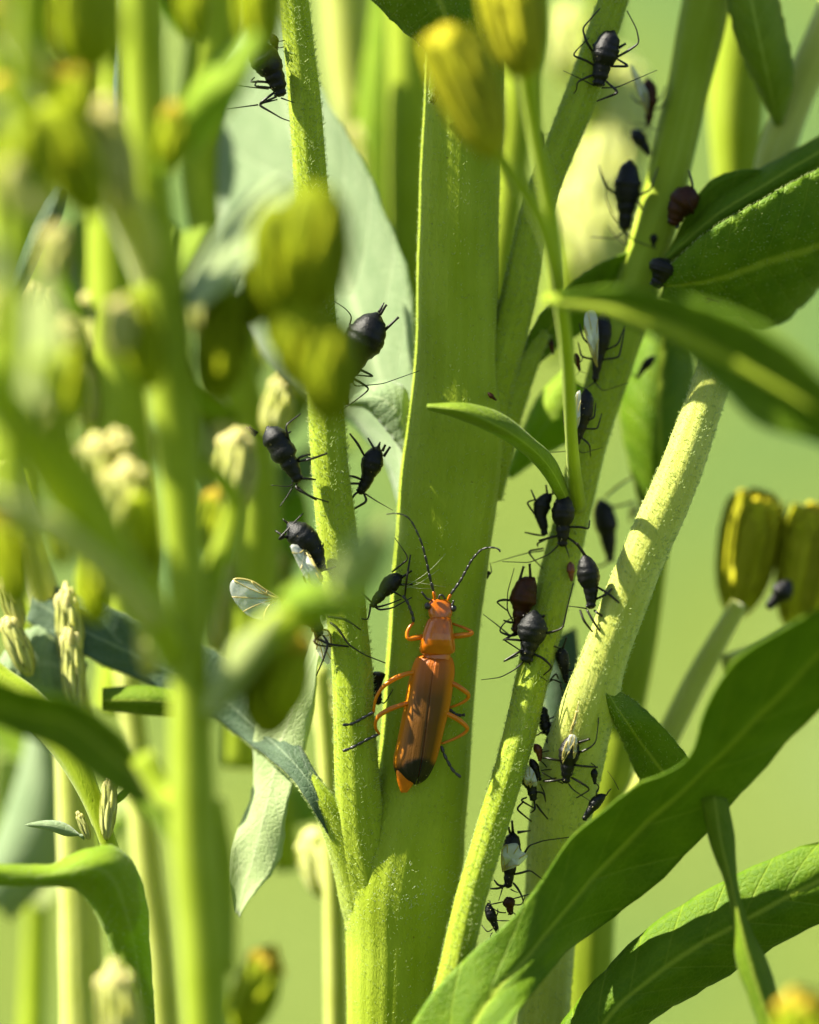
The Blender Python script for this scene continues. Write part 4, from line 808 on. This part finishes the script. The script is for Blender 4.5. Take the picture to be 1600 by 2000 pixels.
aphid('grey-shouldered aphid left of a big one, two tail tubes up, where a slim leaf joins', Z3, [(735, 345), (650, 430), (620, 560), (650, 680), (660, 780)], 85, .75,
      [[(600, 460), (560, 400), (520, 300)], [(600, 620), (470, 430), (560, 405)], [(660, 780), (560, 768), (455, 745)], [(670, 820), (580, 860), (590, 890)], [(650, 910), (480, 940), (560, 1040), (640, 1120)]],
      [[(655, 935), (480, 960), (300, 1010), (110, 1065)]], [[(690, 350), (675, 255)], [(750, 350), (742, 250)]], mat=AGR)
aphid('big matt black pear-shaped aphid head down at the middle of the shoot', Z3, [(850, 325), (855, 450), (852, 620), (850, 760), (845, 895)], 125, .45, [[(900, 690), (1050, 690), (1122, 715), (1130, 620)], [(800, 780), (720, 800), (600, 830)], [(900, 800), (990, 860), (1080, 980)]],
      [[(800, 885), (700, 980), (500, 1060), (220, 1050)], [(880, 890), (905, 960), (920, 1010)]])
aphid('dark oval aphid hanging in the gap between the shoot and the downy stalk', Z3, [(1230, 395), (1280, 560), (1320, 800), (1350, 1060)], 120, 3.2, [[(1290, 380), (1420, 270), (1570, 170)], [(1340, 480), (1450, 470), (1590, 420)], [(1350, 1000), (1300, 1080), (1180, 1110)]])
aphid('small faint grey aphid far behind, left of the downy stalk', Z3, [(1610, 450), (1590, 540), (1560, 640)], 48, 5.5, mat=AGR)
aphid('small red-brown oval aphid on the right edge of the shoot', Z3, [(928, 1050), (935, 1150), (942, 1255)], 44, .5, mat=ARED)
aphid('greenish black aphid head down beside the downy stalk, one antenna stretched left', Z3, [(1075, 975), (1105, 1130), (1140, 1330), (1145, 1450), (1140, 1545)], 118, -.6,
      [[(1200, 1310), (1320, 1380), (1450, 1490), (1520, 1555)], [(1200, 1440), (1310, 1390), (1360, 1330)], [(1100, 1550), (1160, 1660), (1280, 1842)], [(1030, 1557), (1070, 1670), (1160, 1782)], [(1180, 1560), (1215, 1590), (1262, 1620)]],
      [[(1100, 1540), (1020, 1525), (890, 1512)]], [[(1080, 985), (1000, 860)]])
aphid('fat reddish brown aphid on the left of the shoot level with the beetle head', Z4, [(555, 150), (470, 260), (430, 400), (405, 590), (355, 730)], 140, .35,
      [[(330, 390), (230, 378), (150, 400), (285, 505)], [(370, 610), (300, 620), (235, 595)], [(380, 740), (310, 760), (180, 712), (230, 630), (330, 560)], [(380, 700), (290, 770), (230, 800)]],
      [[(330, 600), (270, 490), (275, 300), (345, 50)], [(300, 755), (150, 630), (20, 530)]], [[(395, 200), (442, 35)], [(515, 160), (505, 10)]], mat=ABR)
aphid('large grey-black aphid overlapping the reddish one, head down with curved antennae', Z4, [(560, 490), (545, 610), (515, 800), (480, 930), (470, 1035)], 152, .02,
      [[(430, 810), (390, 800), (225, 790), (410, 910)], [(440, 900), (400, 920), (220, 1030), (385, 960)], [(530, 940), (640, 985), (745, 1085), (650, 1165)], [(600, 740), (740, 718), (850, 680), (900, 450), (960, 210)]],
      [[(440, 1030), (350, 1110), (200, 1190), (0, 1215)], [(500, 1040), (560, 1140), (690, 1230)]], [[(640, 560), (655, 548)], [(455, 560), (445, 548)]], mat=AGR)
aphid('slender dark aphid over the small dark leaf between shoot and downy stalk', Z4, [(830, 875), (845, 980), (870, 1120), (890, 1255)], 78, .35,
      [[(810, 885), (760, 862), (665, 855)], [(910, 1115), (1000, 1118), (1088, 1132)], [(915, 1240), (930, 1330), (980, 1425)], [(830, 1245), (740, 1205), (705, 1245)], [(830, 1250), (825, 1290), (850, 1330)], [(800, 1200), (780, 1140), (700, 1240)]],
      [[(930, 1245), (1000, 1250)]], [[(850, 890), (890, 775)]])
# -- cluster at lower right of centre
aphid('knobbly black aphid at the top of the lower cluster, beside the shoot edge', Z1, [(428, 215), (430, 310), (450, 400), (500, 520)], 68, .3,
      [[(480, 350), (590, 300), (770, 255)], [(500, 385), (610, 365), (640, 340)], [(540, 475), (600, 440), (650, 400)], [(430, 470), (360, 520), (340, 490)], [(530, 510), (580, 560), (630, 590)], [(490, 520), (455, 580), (560, 665)]],
      [[(540, 500), (600, 530), (640, 570)], [(420, 500), (390, 470), (360, 430)]], prof=[.2, .5, .8, .75, .85, 1, .85, .9, 1, .85, .9, .7, .6, .4, .2])
aphid('small red-brown young aphid below the knobbly one', Z1, [(340, 600), (385, 680), (400, 785)], 46, .2, [[(420, 690), (480, 672), (545, 685)], [(420, 750), (520, 760), (610, 785)], [(410, 780), (450, 820), (480, 860)]], mat=ARED)
aphid('small narrow black aphid slanting between the red one and the winged cluster', Z1, [(298, 755), (350, 860), (405, 985)], 48, .1, [[(420, 900), (520, 960), (625, 1005)], [(420, 990), (520, 965), (600, 950)], [(400, 1020), (450, 1120), (458, 1210)], [(410, 880), (470, 870), (540, 870)]])
aphid('grey winged aphid crouched against the shoot in the lower cluster, crumpled and speckled', Z1, [(262, 830), (280, 940), (310, 1060), (335, 1200)], 88, .05,
      [[(360, 1100), (440, 1110), (455, 1190)], [(260, 1160), (190, 1185), (350, 1280)], [(340, 1200), (350, 1290), (300, 1320)], [(360, 1230), (400, 1290), (480, 1385)], [(230, 1200), (150, 1280), (310, 1410)]],
      (), (), [([(300, 1060), (240, 1000), (240, 880), (280, 830), (340, 900), (370, 1030)], WGM, -.2)], mat=AGR)
aphid('neat black winged aphid with tan folded wings in the centre of the lower cluster', Z1, [(715, 515), (710, 640), (690, 790), (680, 900), (665, 1015)], 108, -.4,
      [[(760, 700), (840, 685), (940, 630), (985, 575), (1008, 380), (1012, 165)], [(740, 820), (850, 835), (1000, 845)], [(730, 955), (800, 990), (930, 1075), (780, 1165)], [(640, 970), (560, 985), (440, 995)], [(640, 780), (540, 765), (450, 745)]],
      [[(695, 1015), (740, 1080), (850, 1150), (940, 1210)], [(640, 1015), (540, 970), (430, 905)]], [[(800, 590), (860, 578), (915, 553)]],
      [([(640, 810), (640, 700), (680, 580), (715, 505), (775, 525), (740, 620), (690, 710)], WGM, -.22), ([(745, 800), (750, 700), (755, 540), (785, 550), (775, 700)], WGM, -.2), ([(720, 520), (725, 440), (760, 340), (806, 150), (790, 330), (745, 480)], WG, -.15)])
aphid('tiny dark aphid right of the neat winged one, on the shaded lower stalk', Z1, [(962, 855), (966, 940), (972, 1025)], 38, -.25, [[(950, 870), (1000, 850), (930, 800)], [(980, 1010), (1020, 1050), (1000, 1100)]])
aphid('half-hidden aphid peeping over the upper edge of the broad leaf', Z1, [(1085, 1130), (1000, 1190), (925, 1290), (850, 1400)], 62, -.4, [[(1090, 1140), (1110, 1100), (1140, 1070)], [(1000, 1180), (980, 1110), (1010, 1060)]], [[(1220, 1080), (1170, 980), (1100, 880)]], mat=AGR)
aphid('winged aphid with ragged tan wings above the broad leaf, near the shoot foot', Z2, [(545, 235), (535, 350), (520, 500), (508, 650), (490, 825)], 105, .15,
      [[(560, 520), (660, 480), (700, 385), (860, 330), (1130, 295)], [(560, 680), (640, 665), (720, 635), (860, 740)], [(545, 770), (590, 820), (640, 910), (655, 985)], [(470, 800), (390, 800), (350, 740)], [(470, 800), (390, 830), (310, 830)]],
      [[(435, 825), (420, 880), (395, 955)], [(520, 835), (560, 860), (600, 870)]], [[(515, 250), (498, 195)], [(545, 245), (535, 125)]],
      [([(440, 660), (425, 540), (440, 410), (500, 365), (590, 360), (620, 430), (700, 480), (640, 560), (560, 610)], WGM, -.3)], tail=[(590, 245), (730, 225)])
aphid('small rusty brown aphid just below the ragged-winged one', Z2, [(480, 915), (505, 990), (520, 1105)], 62, .0, [[(450, 965), (360, 985), (270, 1000)], [(550, 1000), (640, 1000), (672, 900)], [(530, 940), (640, 910), (745, 880)], [(545, 1080), (580, 1100), (560, 1140)], [(470, 1080), (400, 1080), (330, 1030)]], mat=ABR)
aphid('thin grey aphid with pale markings tucked between shoot and broad leaf', Z2, [(285, 975), (300, 1060), (350, 1190), (390, 1300)], 55, .0, [[(300, 1000), (310, 960), (290, 955)], [(350, 1160), (430, 1165), (510, 1165)], [(370, 1120), (390, 1080), (385, 1040)], [(330, 1250), (280, 1290), (220, 1210)]], mat=AGR)
aphid('smallest young aphid at the edge of the broad leaf, lowest in the cluster', Z2, [(335, 1345), (300, 1370), (265, 1410)], 26, -.2, [[(300, 1380), (260, 1370), (255, 1410)], [(310, 1360), (310, 1310), (330, 1290)]])
# -- left side of the main stem
aphid('large glossy black aphid, abdomen up with two long tail tubes, against the pale leaf', C7, [(1255, 215), (1190, 350), (1110, 500), (1040, 660), (985, 790)], 152, -.2,
      [[(1080, 670), (1150, 700), (1228, 740), (1060, 725)], [(1040, 750), (1110, 785), (1192, 840), (1080, 930), (950, 1020)], [(1130, 540), (1210, 500), (1305, 462), (1285, 440), (1040, 335), (1020, 310)]],
      [[(1050, 790), (1070, 820), (1300, 797), (1600, 690)], [(1020, 320), (1045, 245), (990, 180), (895, 118)]], [[(1275, 230), (1325, 150)], [(1315, 355), (1425, 252)]], tail=[(1262, 215), (1308, 130)])
aphid('tiny brown newborn aphid under the head of the large glossy one', C7, [(985, 815), (985, 890), (1010, 975)], 36, -.15, [[(960, 900), (930, 910), (890, 905)], [(970, 930), (940, 940), (920, 940)], [(990, 965), (940, 985), (900, 1000)]], mat=ABR)
aphid('slate black aphid left of the shoot, crossing a blurred bud, head to the lower right', C7, [(345, 1150), (430, 1280), (505, 1410), (570, 1530), (605, 1610)], 118, -.5,
      [[(545, 1330), (510, 1210), (495, 1140), (620, 1045)], [(590, 1440), (700, 1420), (840, 1370)], [(590, 1430), (620, 1400), (700, 1378)], [(620, 1580), (660, 1575), (745, 1587)], [(590, 1620), (580, 1660), (690, 1720), (850, 1772)], [(590, 1640), (640, 1690), (750, 1755)],
       [(440, 1320), (370, 1290), (540, 1190)]],
      [[(560, 1620), (530, 1645), (380, 1633)], [(560, 1640), (500, 1740), (445, 1812)]], [[(250, 1225), (175, 1155)], [(265, 1205), (200, 1155)]], mat=AGR)
aphid('black aphid between the shoot and the thick stem, tail tubes up to the right', C7, [(1265, 1310), (1225, 1400), (1190, 1510), (1155, 1610), (1100, 1705)], 88, .25,
      [[(1150, 1400), (1090, 1290), (1025, 1208)], [(1260, 1400), (1225, 1330), (1175, 1245)], [(1130, 1590), (1060, 1560), (1010, 1555)], [(1130, 1620), (1030, 1617), (930, 1620)], [(1140, 1700), (1168, 1765), (1020, 1850)], [(1090, 1690), (1060, 1710), (1040, 1755)]],
      [[(1150, 1700), (1240, 1760), (1380, 1840)]], [[(1295, 1350), (1315, 1305)], [(1305, 1395), (1355, 1320)]], tail=[(1262, 1315), (1275, 1275)])
aphid('winged aphid with blue-grey abdomen up and milky wings, head at the left shoot', C8, [(635, 185), (720, 270), (800, 350), (870, 440), (925, 610)], 128, -.5,
      [[(700, 260), (545, 335), (650, 220), (765, 100)], [(660, 330), (600, 300), (525, 250)], [(900, 440), (930, 400), (940, 370)], [(930, 590), (980, 590), (1045, 562)], [(800, 620), (760, 640), (790, 700)]],
      (), (), [([(780, 390), (860, 540), (930, 660), (880, 740), (780, 650), (700, 500), (660, 375)], WGM, -.35)], mat=AGR, tail=[(640, 190), (588, 150)])
aphid('aphid mostly hidden behind the bright blurred leaf, one clear veined wing out to the left', C8, [(700, 880), (790, 960), (870, 1060), (910, 1170)], 100, -.35,
      [[(870, 1180), (1000, 1240), (1160, 1256)], [(1000, 1050), (1060, 1090), (1160, 1240), (1300, 1330), (1480, 1400)], [(940, 1160), (985, 1230), (940, 1370), (880, 1510)], [(980, 1000), (1130, 1020), (1200, 1065), (1265, 1112)], [(900, 1170), (850, 1210), (900, 1250), (1000, 1255)]],
      (), (), [([(560, 838), (430, 760), (320, 690), (180, 668), (130, 720), (145, 820), (230, 940), (340, 1012), (480, 1020), (570, 940)], WG, -.1), ([(870, 1120), (990, 1130), (1005, 1380), (960, 1400), (880, 1280)], WGM, .3)])
aphid('small black aphid reared up by the beetle antenna, gripping the edge of the thick stem', B1, [(650, 640), (570, 690), (480, 790), (410, 870), (395, 920)], 78, -.05,
      [[(370, 890), (372, 920), (350, 1030), (215, 990)], [(560, 610), (610, 570), (705, 495), (660, 420), (580, 310)], [(420, 920), (450, 940), (560, 925), (730, 830)], [(415, 905), (440, 915), (540, 885), (640, 845)], [(380, 870), (330, 820), (290, 790)], [(670, 820), (690, 650), (720, 460)],
       [(500, 740), (570, 780), (640, 820)]], (), [[(640, 660), (690, 640), (730, 600)], [(610, 720), (735, 717)]])
aphid('small dark aphid half behind the beetle middle leg, with a grey rounded tail end', B2, [(430, 185), (430, 260), (432, 350), (440, 475)], 50, .3,
      [[(410, 390), (370, 380), (350, 440)], [(450, 440), (490, 470), (568, 340)], [(420, 460), (380, 440), (345, 440)], [(430, 250), (390, 190), (360, 165)]], (), (), mat=AB, prof=[.6, 1.2, 1.5, 1.3, .9, .75, .75, .8, .8, .7, .75, .6, .6, .4, .2])
aphid('black aphid at top left behind a blurred bud, head against the left shoot', Z8, [(400, 330), (500, 480), (590, 620), (650, 760), (690, 900)], 165, -.25,
      [[(640, 840), (560, 900), (450, 980), (650, 930)], [(600, 760), (480, 740), (360, 750), (412, 700)], [(600, 810), (500, 800), (400, 790), (450, 730)], [(640, 900), (450, 985), (600, 1070), (700, 1130), (780, 1155)]],
      [[(690, 915), (760, 940), (830, 965)], [(450, 985), (300, 1005), (120, 1030)], [(560, 820), (400, 805), (210, 780)]])
aphid('small brown aphid above it, pressed against the left shoot', Z8, [(590, 250), (620, 330), (640, 425)], 50, .05, [[(650, 330), (690, 320), (730, 315)], [(640, 390), (690, 390), (720, 380)], [(640, 420), (590, 440), (540, 420)]], mat=ABR)
aphid('tiny dark aphid in the narrow gap left of the right side shoot', R3, [(748, 750), (757, 830), (760, 905)], 20, 1.4, [[(755, 775), (800, 768), (845, 762)], [(760, 900), (790, 905), (832, 905)], [(760, 870), (780, 880), (792, 885)]], lt=.8)
aphid('dark plump aphid sitting on the branch between the two yellow-green buds', R8, [(1425, 1570), (1370, 1640), (1290, 1730)], 58, 3.0)
aphid('blurred dark aphid under the shaded upper right leaf', R4, [(930, 1690), (970, 1705), (1010, 1730)], 35, 1.2, auto=3)
aphid('speck-sized young aphid on the thick stem where the leaf stalk branches', R7 if False else (800, 600, .34), [(450, 490), (475, 515), (500, 535)], 14, .12, mat=ABR)
aphid('tiny spindly aphid on the right edge of the thick stem beside the beetle antenna', B1, [(1390, 600), (1400, 620), (1385, 670)], 14, .5, [[(1395, 610), (1430, 620), (1410, 530)], [(1390, 640), (1425, 625), (1415, 560)]], lt=.7)

# ---------------------------------------------------------------- the beetle
def loft(Lp, Rp, n, zt, zb, ring=22, d0=0.0, power=2.3, top_only=False):
    """closed body between two traced outlines; zt/zb = heights towards/away from the viewer over t (units)"""
    L_ = resample([P(a, b, d0) for a, b in Lp], n); R_ = resample([P(a, b, d0) for a, b in Rp], n)
    t = np.linspace(0, 1, n); zt = np.interp(t, np.linspace(0, 1, len(zt)), zt); zb = np.interp(t, np.linspace(0, 1, len(zb)), zb)
    c = (L_ + R_) / 2; h = (R_ - L_) / 2; th = np.linspace(0, 2 * np.pi, ring, endpoint=False)
    cs, sn = np.cos(th), np.sin(th)
    cx = np.sign(cs) * np.abs(cs) ** (2 / power); sy = np.sign(sn) * np.abs(sn) ** (2 / power)
    V = c[:, None, :] + h[:, None, :] * cx[None, :, None]
    V[:, :, 1] -= np.where(sy[None, :] > 0, zt[:, None], zb[:, None]) * sy[None, :]
    uv = np.stack([np.tile((cx + 1) / 2, n), np.repeat(t, ring)], 1)
    i = np.arange(n - 1)[:, None] * ring; j = np.arange(ring)[None, :]; j2 = (j + 1) % ring
    F = [tuple(f) for f in np.stack([i + j, i + ring + j, i + ring + j2, i + j2], -1).reshape(-1, 4).tolist()]
    F.append(tuple(range(ring))); F.append(tuple(range((n - 1) * ring, n * ring))[::-1])
    return V.reshape(-1, 3), F, uv
bt = thing('soldier_beetle', 'orange-red soldier beetle with black-tipped wing covers climbing the thick stem', 'beetle', P(835, 1380, -.2))
BD = -0.18
# continuous body: head, neck, thorax, belly
bl_ = tf(B1, [(905, 845), (880, 880), (870, 930), (878, 990), (890, 1010), (870, 1060), (850, 1140), (840, 1240), (850, 1320)]) + tf(B2, [(770, 150), (730, 350), (690, 600), (650, 850), (600, 1010), (600, 1120), (635, 1235)])
br_ = tf(B1, [(1030, 850), (1070, 880), (1088, 930), (1080, 990), (1070, 1010), (1070, 1060), (1075, 1140), (1085, 1240), (1070, 1320)]) + tf(B2, [(1060, 150), (1030, 350), (980, 600), (900, 850), (830, 1020), (770, 1130), (690, 1235)])
V, F, uv = loft(bl_, br_, 70, [.06, .14, .15, .13, .16, .18, .16, .14, .14, .14, .13, .12, .08, .03], [.05, .12, .12, .1, .1, .12, .14, .15, .16, .16, .14, .1, .06, .03], 26, BD)
link_mesh('body', V, F, BO, bt, uv)
V, F, uv = loft(tf(B1, [(905, 998), (872, 1020), (846, 1075), (822, 1150), (800, 1235), (798, 1290), (815, 1318), (850, 1328)]), tf(B1, [(1055, 998), (1076, 1020), (1086, 1075), (1098, 1150), (1108, 1235), (1110, 1285), (1098, 1312), (1060, 1325)]),
                36, [.12, .22, .27, .30, .31, .29, .22, .16], [.02] * 3, 30, BD - .02, 2.5)
link_mesh('pronotum', V, F, BO, bt, uv)
seam = tf(B2, [(940, 45), (925, 120), (905, 250), (880, 450), (850, 700), (815, 950), (790, 1080), (765, 1162)])
lo = tf(B2, [(840, 38), (775, 60), (735, 140), (705, 260), (675, 420), (640, 600), (600, 800), (572, 930), (572, 1015), (605, 1090), (660, 1140), (755, 1168)])
ro = tf(B2, [(1010, 38), (1075, 60), (1102, 140), (1100, 240), (1078, 400), (1052, 540), (1015, 680), (975, 850), (935, 980), (880, 1090), (830, 1140), (772, 1168)])
def elytron(outer, sgn):
    n = 60; m = 18
    O = resample([P(a, b, BD + .08) for a, b in outer], n); S = resample([P(a + sgn * .6, b, BD) for a, b in seam], n)
    t = np.linspace(0, 1, n); hgt = np.interp(t, [0, .06, .2, .5, .8, .93, 1], [.12, .24, .30, .31, .27, .18, .08])
    V = np.empty((n, m, 3)); u = np.linspace(0, 1, m)
    for j, x in enumerate(u):
        V[:, j] = S * (1 - x) + O * x
        V[:, j, 1] -= hgt * (1 - x ** 2.6) ** .55 - (0.018 * math.exp(-(x / .05) ** 2)) + 0.002 * np.cos(x * 22)
    B = V.copy(); B[:, :, 1] += .02; B[:, -1] = V[:, -1] + np.array([0, .015, 0])
    uvu, uvv = np.meshgrid(u, t); uv = np.stack([uvu.ravel(), uvv.ravel()], 1)
    i = np.arange(n - 1)[:, None] * m; j = np.arange(m - 1)[None, :]
    Fa = np.stack([i + j, i + j + 1, i + m + j + 1, i + m + j], -1).reshape(-1, 4)
    if sgn < 0: Fa = Fa[:, ::-1]
    o = n * m; k = np.arange(n - 1) * m
    e1 = np.stack([k, k + m, k + m + o, k + o], 1); e2 = np.stack([k + m - 1, k + 2 * m - 1, k + 2 * m - 1 + o, k + m - 1 + o], 1)
    j = np.arange(m - 1); e3 = np.stack([j, j + 1, j + 1 + o, j + o], 1)
    link_mesh('wing_cover', np.vstack([V.reshape(-1, 3), B.reshape(-1, 3)]), np.vstack([Fa, Fa[:, ::-1] + o, e1, e2, e3]), EL, bt, np.vstack([uv, uv]))
elytron(lo, -1); elytron(ro, 1)
def ball(name, x, y, d, r, mat, parent, sq=1.0):
    c = P(x, y, d); r = r * .01; s = np.linspace(-1, 1, 9)
    cc = c[None] + np.array([0, 0, 1.0])[None] * (s * r * sq)[:, None]
    V, F, uv = sweep(cc, r * np.sqrt(np.maximum(1 - s * s, 0.01)), 14); return link_mesh(name, V, F, mat, parent, uv)
ball('eye', 640 + .225 * 868, 980 + .225 * 905, BD - .06, 6.5, BK, bt, 1.15); ball('eye', 640 + .225 * 1094, 980 + .225 * 925, BD - .04, 6, BK, bt, 1.15)
def seglimb(name, pts, d0, d1, r0, r1, nseg, mat, basemat, parent, nb=2):
    """antenna / tarsus made of separate swollen segments, first nb orange"""
    q = resample([(x, y, 0) for x, y in pts], nseg * 8 + 1); parts = []; base = []
    for k in range(nseg):
        s = q[k * 8:(k + 1) * 8 + 1]; f = (k * 8 + np.arange(9)) / (nseg * 8)
        c = np.array([P(a, b, d0 + (d1 - d0) * g) for (a, b, _), g in zip(s, f)])
        r = (r0 + (r1 - r0) * f) * .01 * np.array([.62, .8, .92, 1, 1.05, 1.1, 1.12, 1.0, .62])
        (base if k < nb else parts).append(sweep(c, r, 9))
    v, f, u_ = join(parts); o = link_mesh(name, v, f, mat, parent, u_)
    if base: v, f, u_ = join(base); link_mesh('antenna_base', v, f, basemat, o, u_)
    return o
seglimb('antenna', tf(B1, [(932, 855), (922, 790), (900, 700), (880, 620), (855, 500), (820, 370), (775, 260), (720, 160), (660, 115), (580, 100), (508, 108)]), BD - .1, BD - .5, 3.1, 1.4, 12, BK, BO, bt, 1)
seglimb('antenna', tf(B1, [(1042, 855), (1080, 790), (1150, 690), (1200, 600), (1250, 510), (1300, 450), (1340, 415), (1400, 398), (1460, 402), (1492, 420), (1496, 438)]), BD - .1, BD - .35, 3.1, 1.7, 12, BK, BO, bt, 1)
def bleg(pts, rad, ds):
    T, xs = pts; p = tf(T, xs)
    return limb('leg', [(a, b, dd, r) for (a, b), r, dd in zip(p, rad, ds)], BL, bt, 10)
def foot(T, xs, d, parent):
    p = tf(T, xs); o = seglimb('foot', p, d, d - .02, 3.2, 2.9, 5, BK, BK, parent, 0)
    e = np.array(p[-1]); dr = e - np.array(p[-2]); dr /= np.linalg.norm(dr); nn = np.array([-dr[1], dr[0]]); prt = []
    return o
L = bleg((B1, [(850, 1170), (760, 1180), (695, 1195), (685, 1140), (710, 1085), (748, 1050)]), [5, 5.6, 4.6, 3.4, 3, 2.6], [BD, BD - .1, BD - .12, BD - .12, BD - .1, BD - .08]); foot(B1, [(748, 1045), (735, 980), (705, 900), (680, 850), (650, 815)], BD - .12, L)
L = bleg((B1, [(1050, 1170), (1160, 1160), (1250, 1150), (1262, 1132), (1200, 1098), (1085, 1058)]), [5, 6, 4.4, 3.4, 2.8, 2.4], [BD, BD - .05, BD - .05, BD - .04, BD + .02, BD + .1])
L = bleg((B2, [(790, 195), (700, 198), (600, 235), (510, 290), (460, 340), (415, 420), (398, 540)]), [5, 4.6, 5, 4.6, 3.6, 3, 2.6], [BD, BD - .1, BD - .15, BD - .15, BD - .12, BD - .08, BD]); foot(B2, [(398, 540), (330, 575), (260, 615), (200, 642), (132, 648)], BD - .14, L)
L = bleg((B2, [(740, 450), (650, 470), (530, 515), (445, 565), (412, 620), (415, 680), (450, 728)]), [5, 4.6, 5, 4.4, 3.4, 3, 2.6], [BD, BD - .1, BD - .15, BD - .15, BD - .12, BD - .08, BD]); foot(B2, [(440, 730), (350, 772), (270, 815), (200, 850), (132, 876)], BD - .14, L)
L = bleg((B2, [(1000, 270), (1090, 285), (1180, 345), (1238, 390), (1200, 440), (1130, 475), (1055, 500)]), [5, 5, 5, 4, 3.2, 2.8, 2.4], [BD, BD, BD, BD + .05, BD + .1, BD + .12, BD + .15]); foot(B2, [(1060, 515), (1110, 555), (1150, 565), (1195, 560)], BD + .12, L)
L = bleg((B2, [(960, 520), (1050, 555), (1150, 610), (1226, 678), (1190, 722), (1100, 770), (990, 812)]), [5, 5, 5, 4, 3.2, 2.8, 2.4], [BD, BD, BD, BD + .05, BD + .08, BD + .08, BD + .08]); foot(B2, [(985, 830), (1010, 900), (1045, 970), (1090, 1045), (1158, 1105)], BD + .08, L)
for pp in ([(905, 855), (860, 842), (838, 810), (815, 782)], [(1075, 900), (1090, 880), (1095, 855)]):
    limb('palp', [(a, b, BD - .05, 2.0) for a, b in tf(B1, pp)], BK, bt, 8)
limb('mouthpart', [(a, b, BD - .05, 1.8) for a, b in tf(B1, [(965, 845), (970, 815), (990, 805), (1010, 825), (1020, 848)])], BK, bt, 8)

def specks(name, parent, surf, count, size, mat, front=True):
    me = surf.data; n = len(me.vertices); co = np.empty(n * 3, dtype=np.float32); me.vertices.foreach_get('co', co); co = co.reshape(-1, 3) + LOC[surf.name]
    no = np.array([v.normal[:] for v in me.vertices])
    ok = np.where(no[:, 1] < -0.15)[0] if front else np.arange(n)
    pts = co[rng.choice(ok, count)] + rng.normal(0, .012, (count, 3)) * np.array([1, .1, 1])
    prt = []
    base = np.array([[1, 0, 0], [-1, 0, 0], [0, 1, 0], [0, -1, 0], [0, 0, 1], [0, 0, -1]], float)
    f = [(0, 2, 4), (2, 1, 4), (1, 3, 4), (3, 0, 4), (2, 0, 5), (1, 2, 5), (3, 1, 5), (0, 3, 5)]
    for p in pts: prt.append((base * size * random.uniform(.4, 1.3) + p, f, None))
    V, F, u_ = join(prt); o = link_mesh(name, V, F, mat, parent, None); o['kind'] = 'stuff'; return o
PG = simple_mat('pollen', (0.75, 0.62, 0.2), (0.9, 0.82, 0.45), 5, 0.5, 0.4, bumps=0)
for o in list(bt.children):
    if o.name.startswith('pronotum'): specks('pollen_grains', bt, o, 90, .010, PG)
    if o.name.startswith('wing_cover'): specks('pollen_grains', bt, o, 60, .009, PG)
    if o.name == 'body': specks('pollen_grains', bt, o, 50, .009, PG)
for a_ in [o for o in bpy.data.objects if o.name.startswith('aphid') and o.type == 'EMPTY']:
    for o in list(a_.children):
        if o.name.startswith('body') and abs(LOC[o.name][1]) < .6 and o.dimensions.length > .5: specks('pollen_grains', a_, o, 16, .007, PG)
SK = simple_mat('silk', (0.6, 0.62, 0.4), (0.8, 0.82, 0.6), 3, 0.3, 0.6, trans=.3, bumps=0)
pr = []
for k in range(4):
    a = np.array([640 + .225 * random.uniform(640, 720), 980 + .225 * random.uniform(640, 800)]); b = np.array([640 + .225 * random.uniform(850, 1090), 980 + .225 * (random.uniform(440, 640) if k % 2 else random.uniform(600, 760))])
    m_ = (a + b) / 2 + np.array([random.uniform(-6, 6), random.uniform(-2, 8)])
    q = resample([P(*a, -.1), P(*m_, -.2), P(*b, -.02)], 14); pr.append(sweep(q, np.full(14, .0022), 5))
V, F, uv = join(pr); o = link_mesh('silk_threads', V, F, SK, None, uv)
o['label'] = 'fine pale silk threads stretched from the reared small aphid across to the beetle antennae'; o['category'] = 'silk'
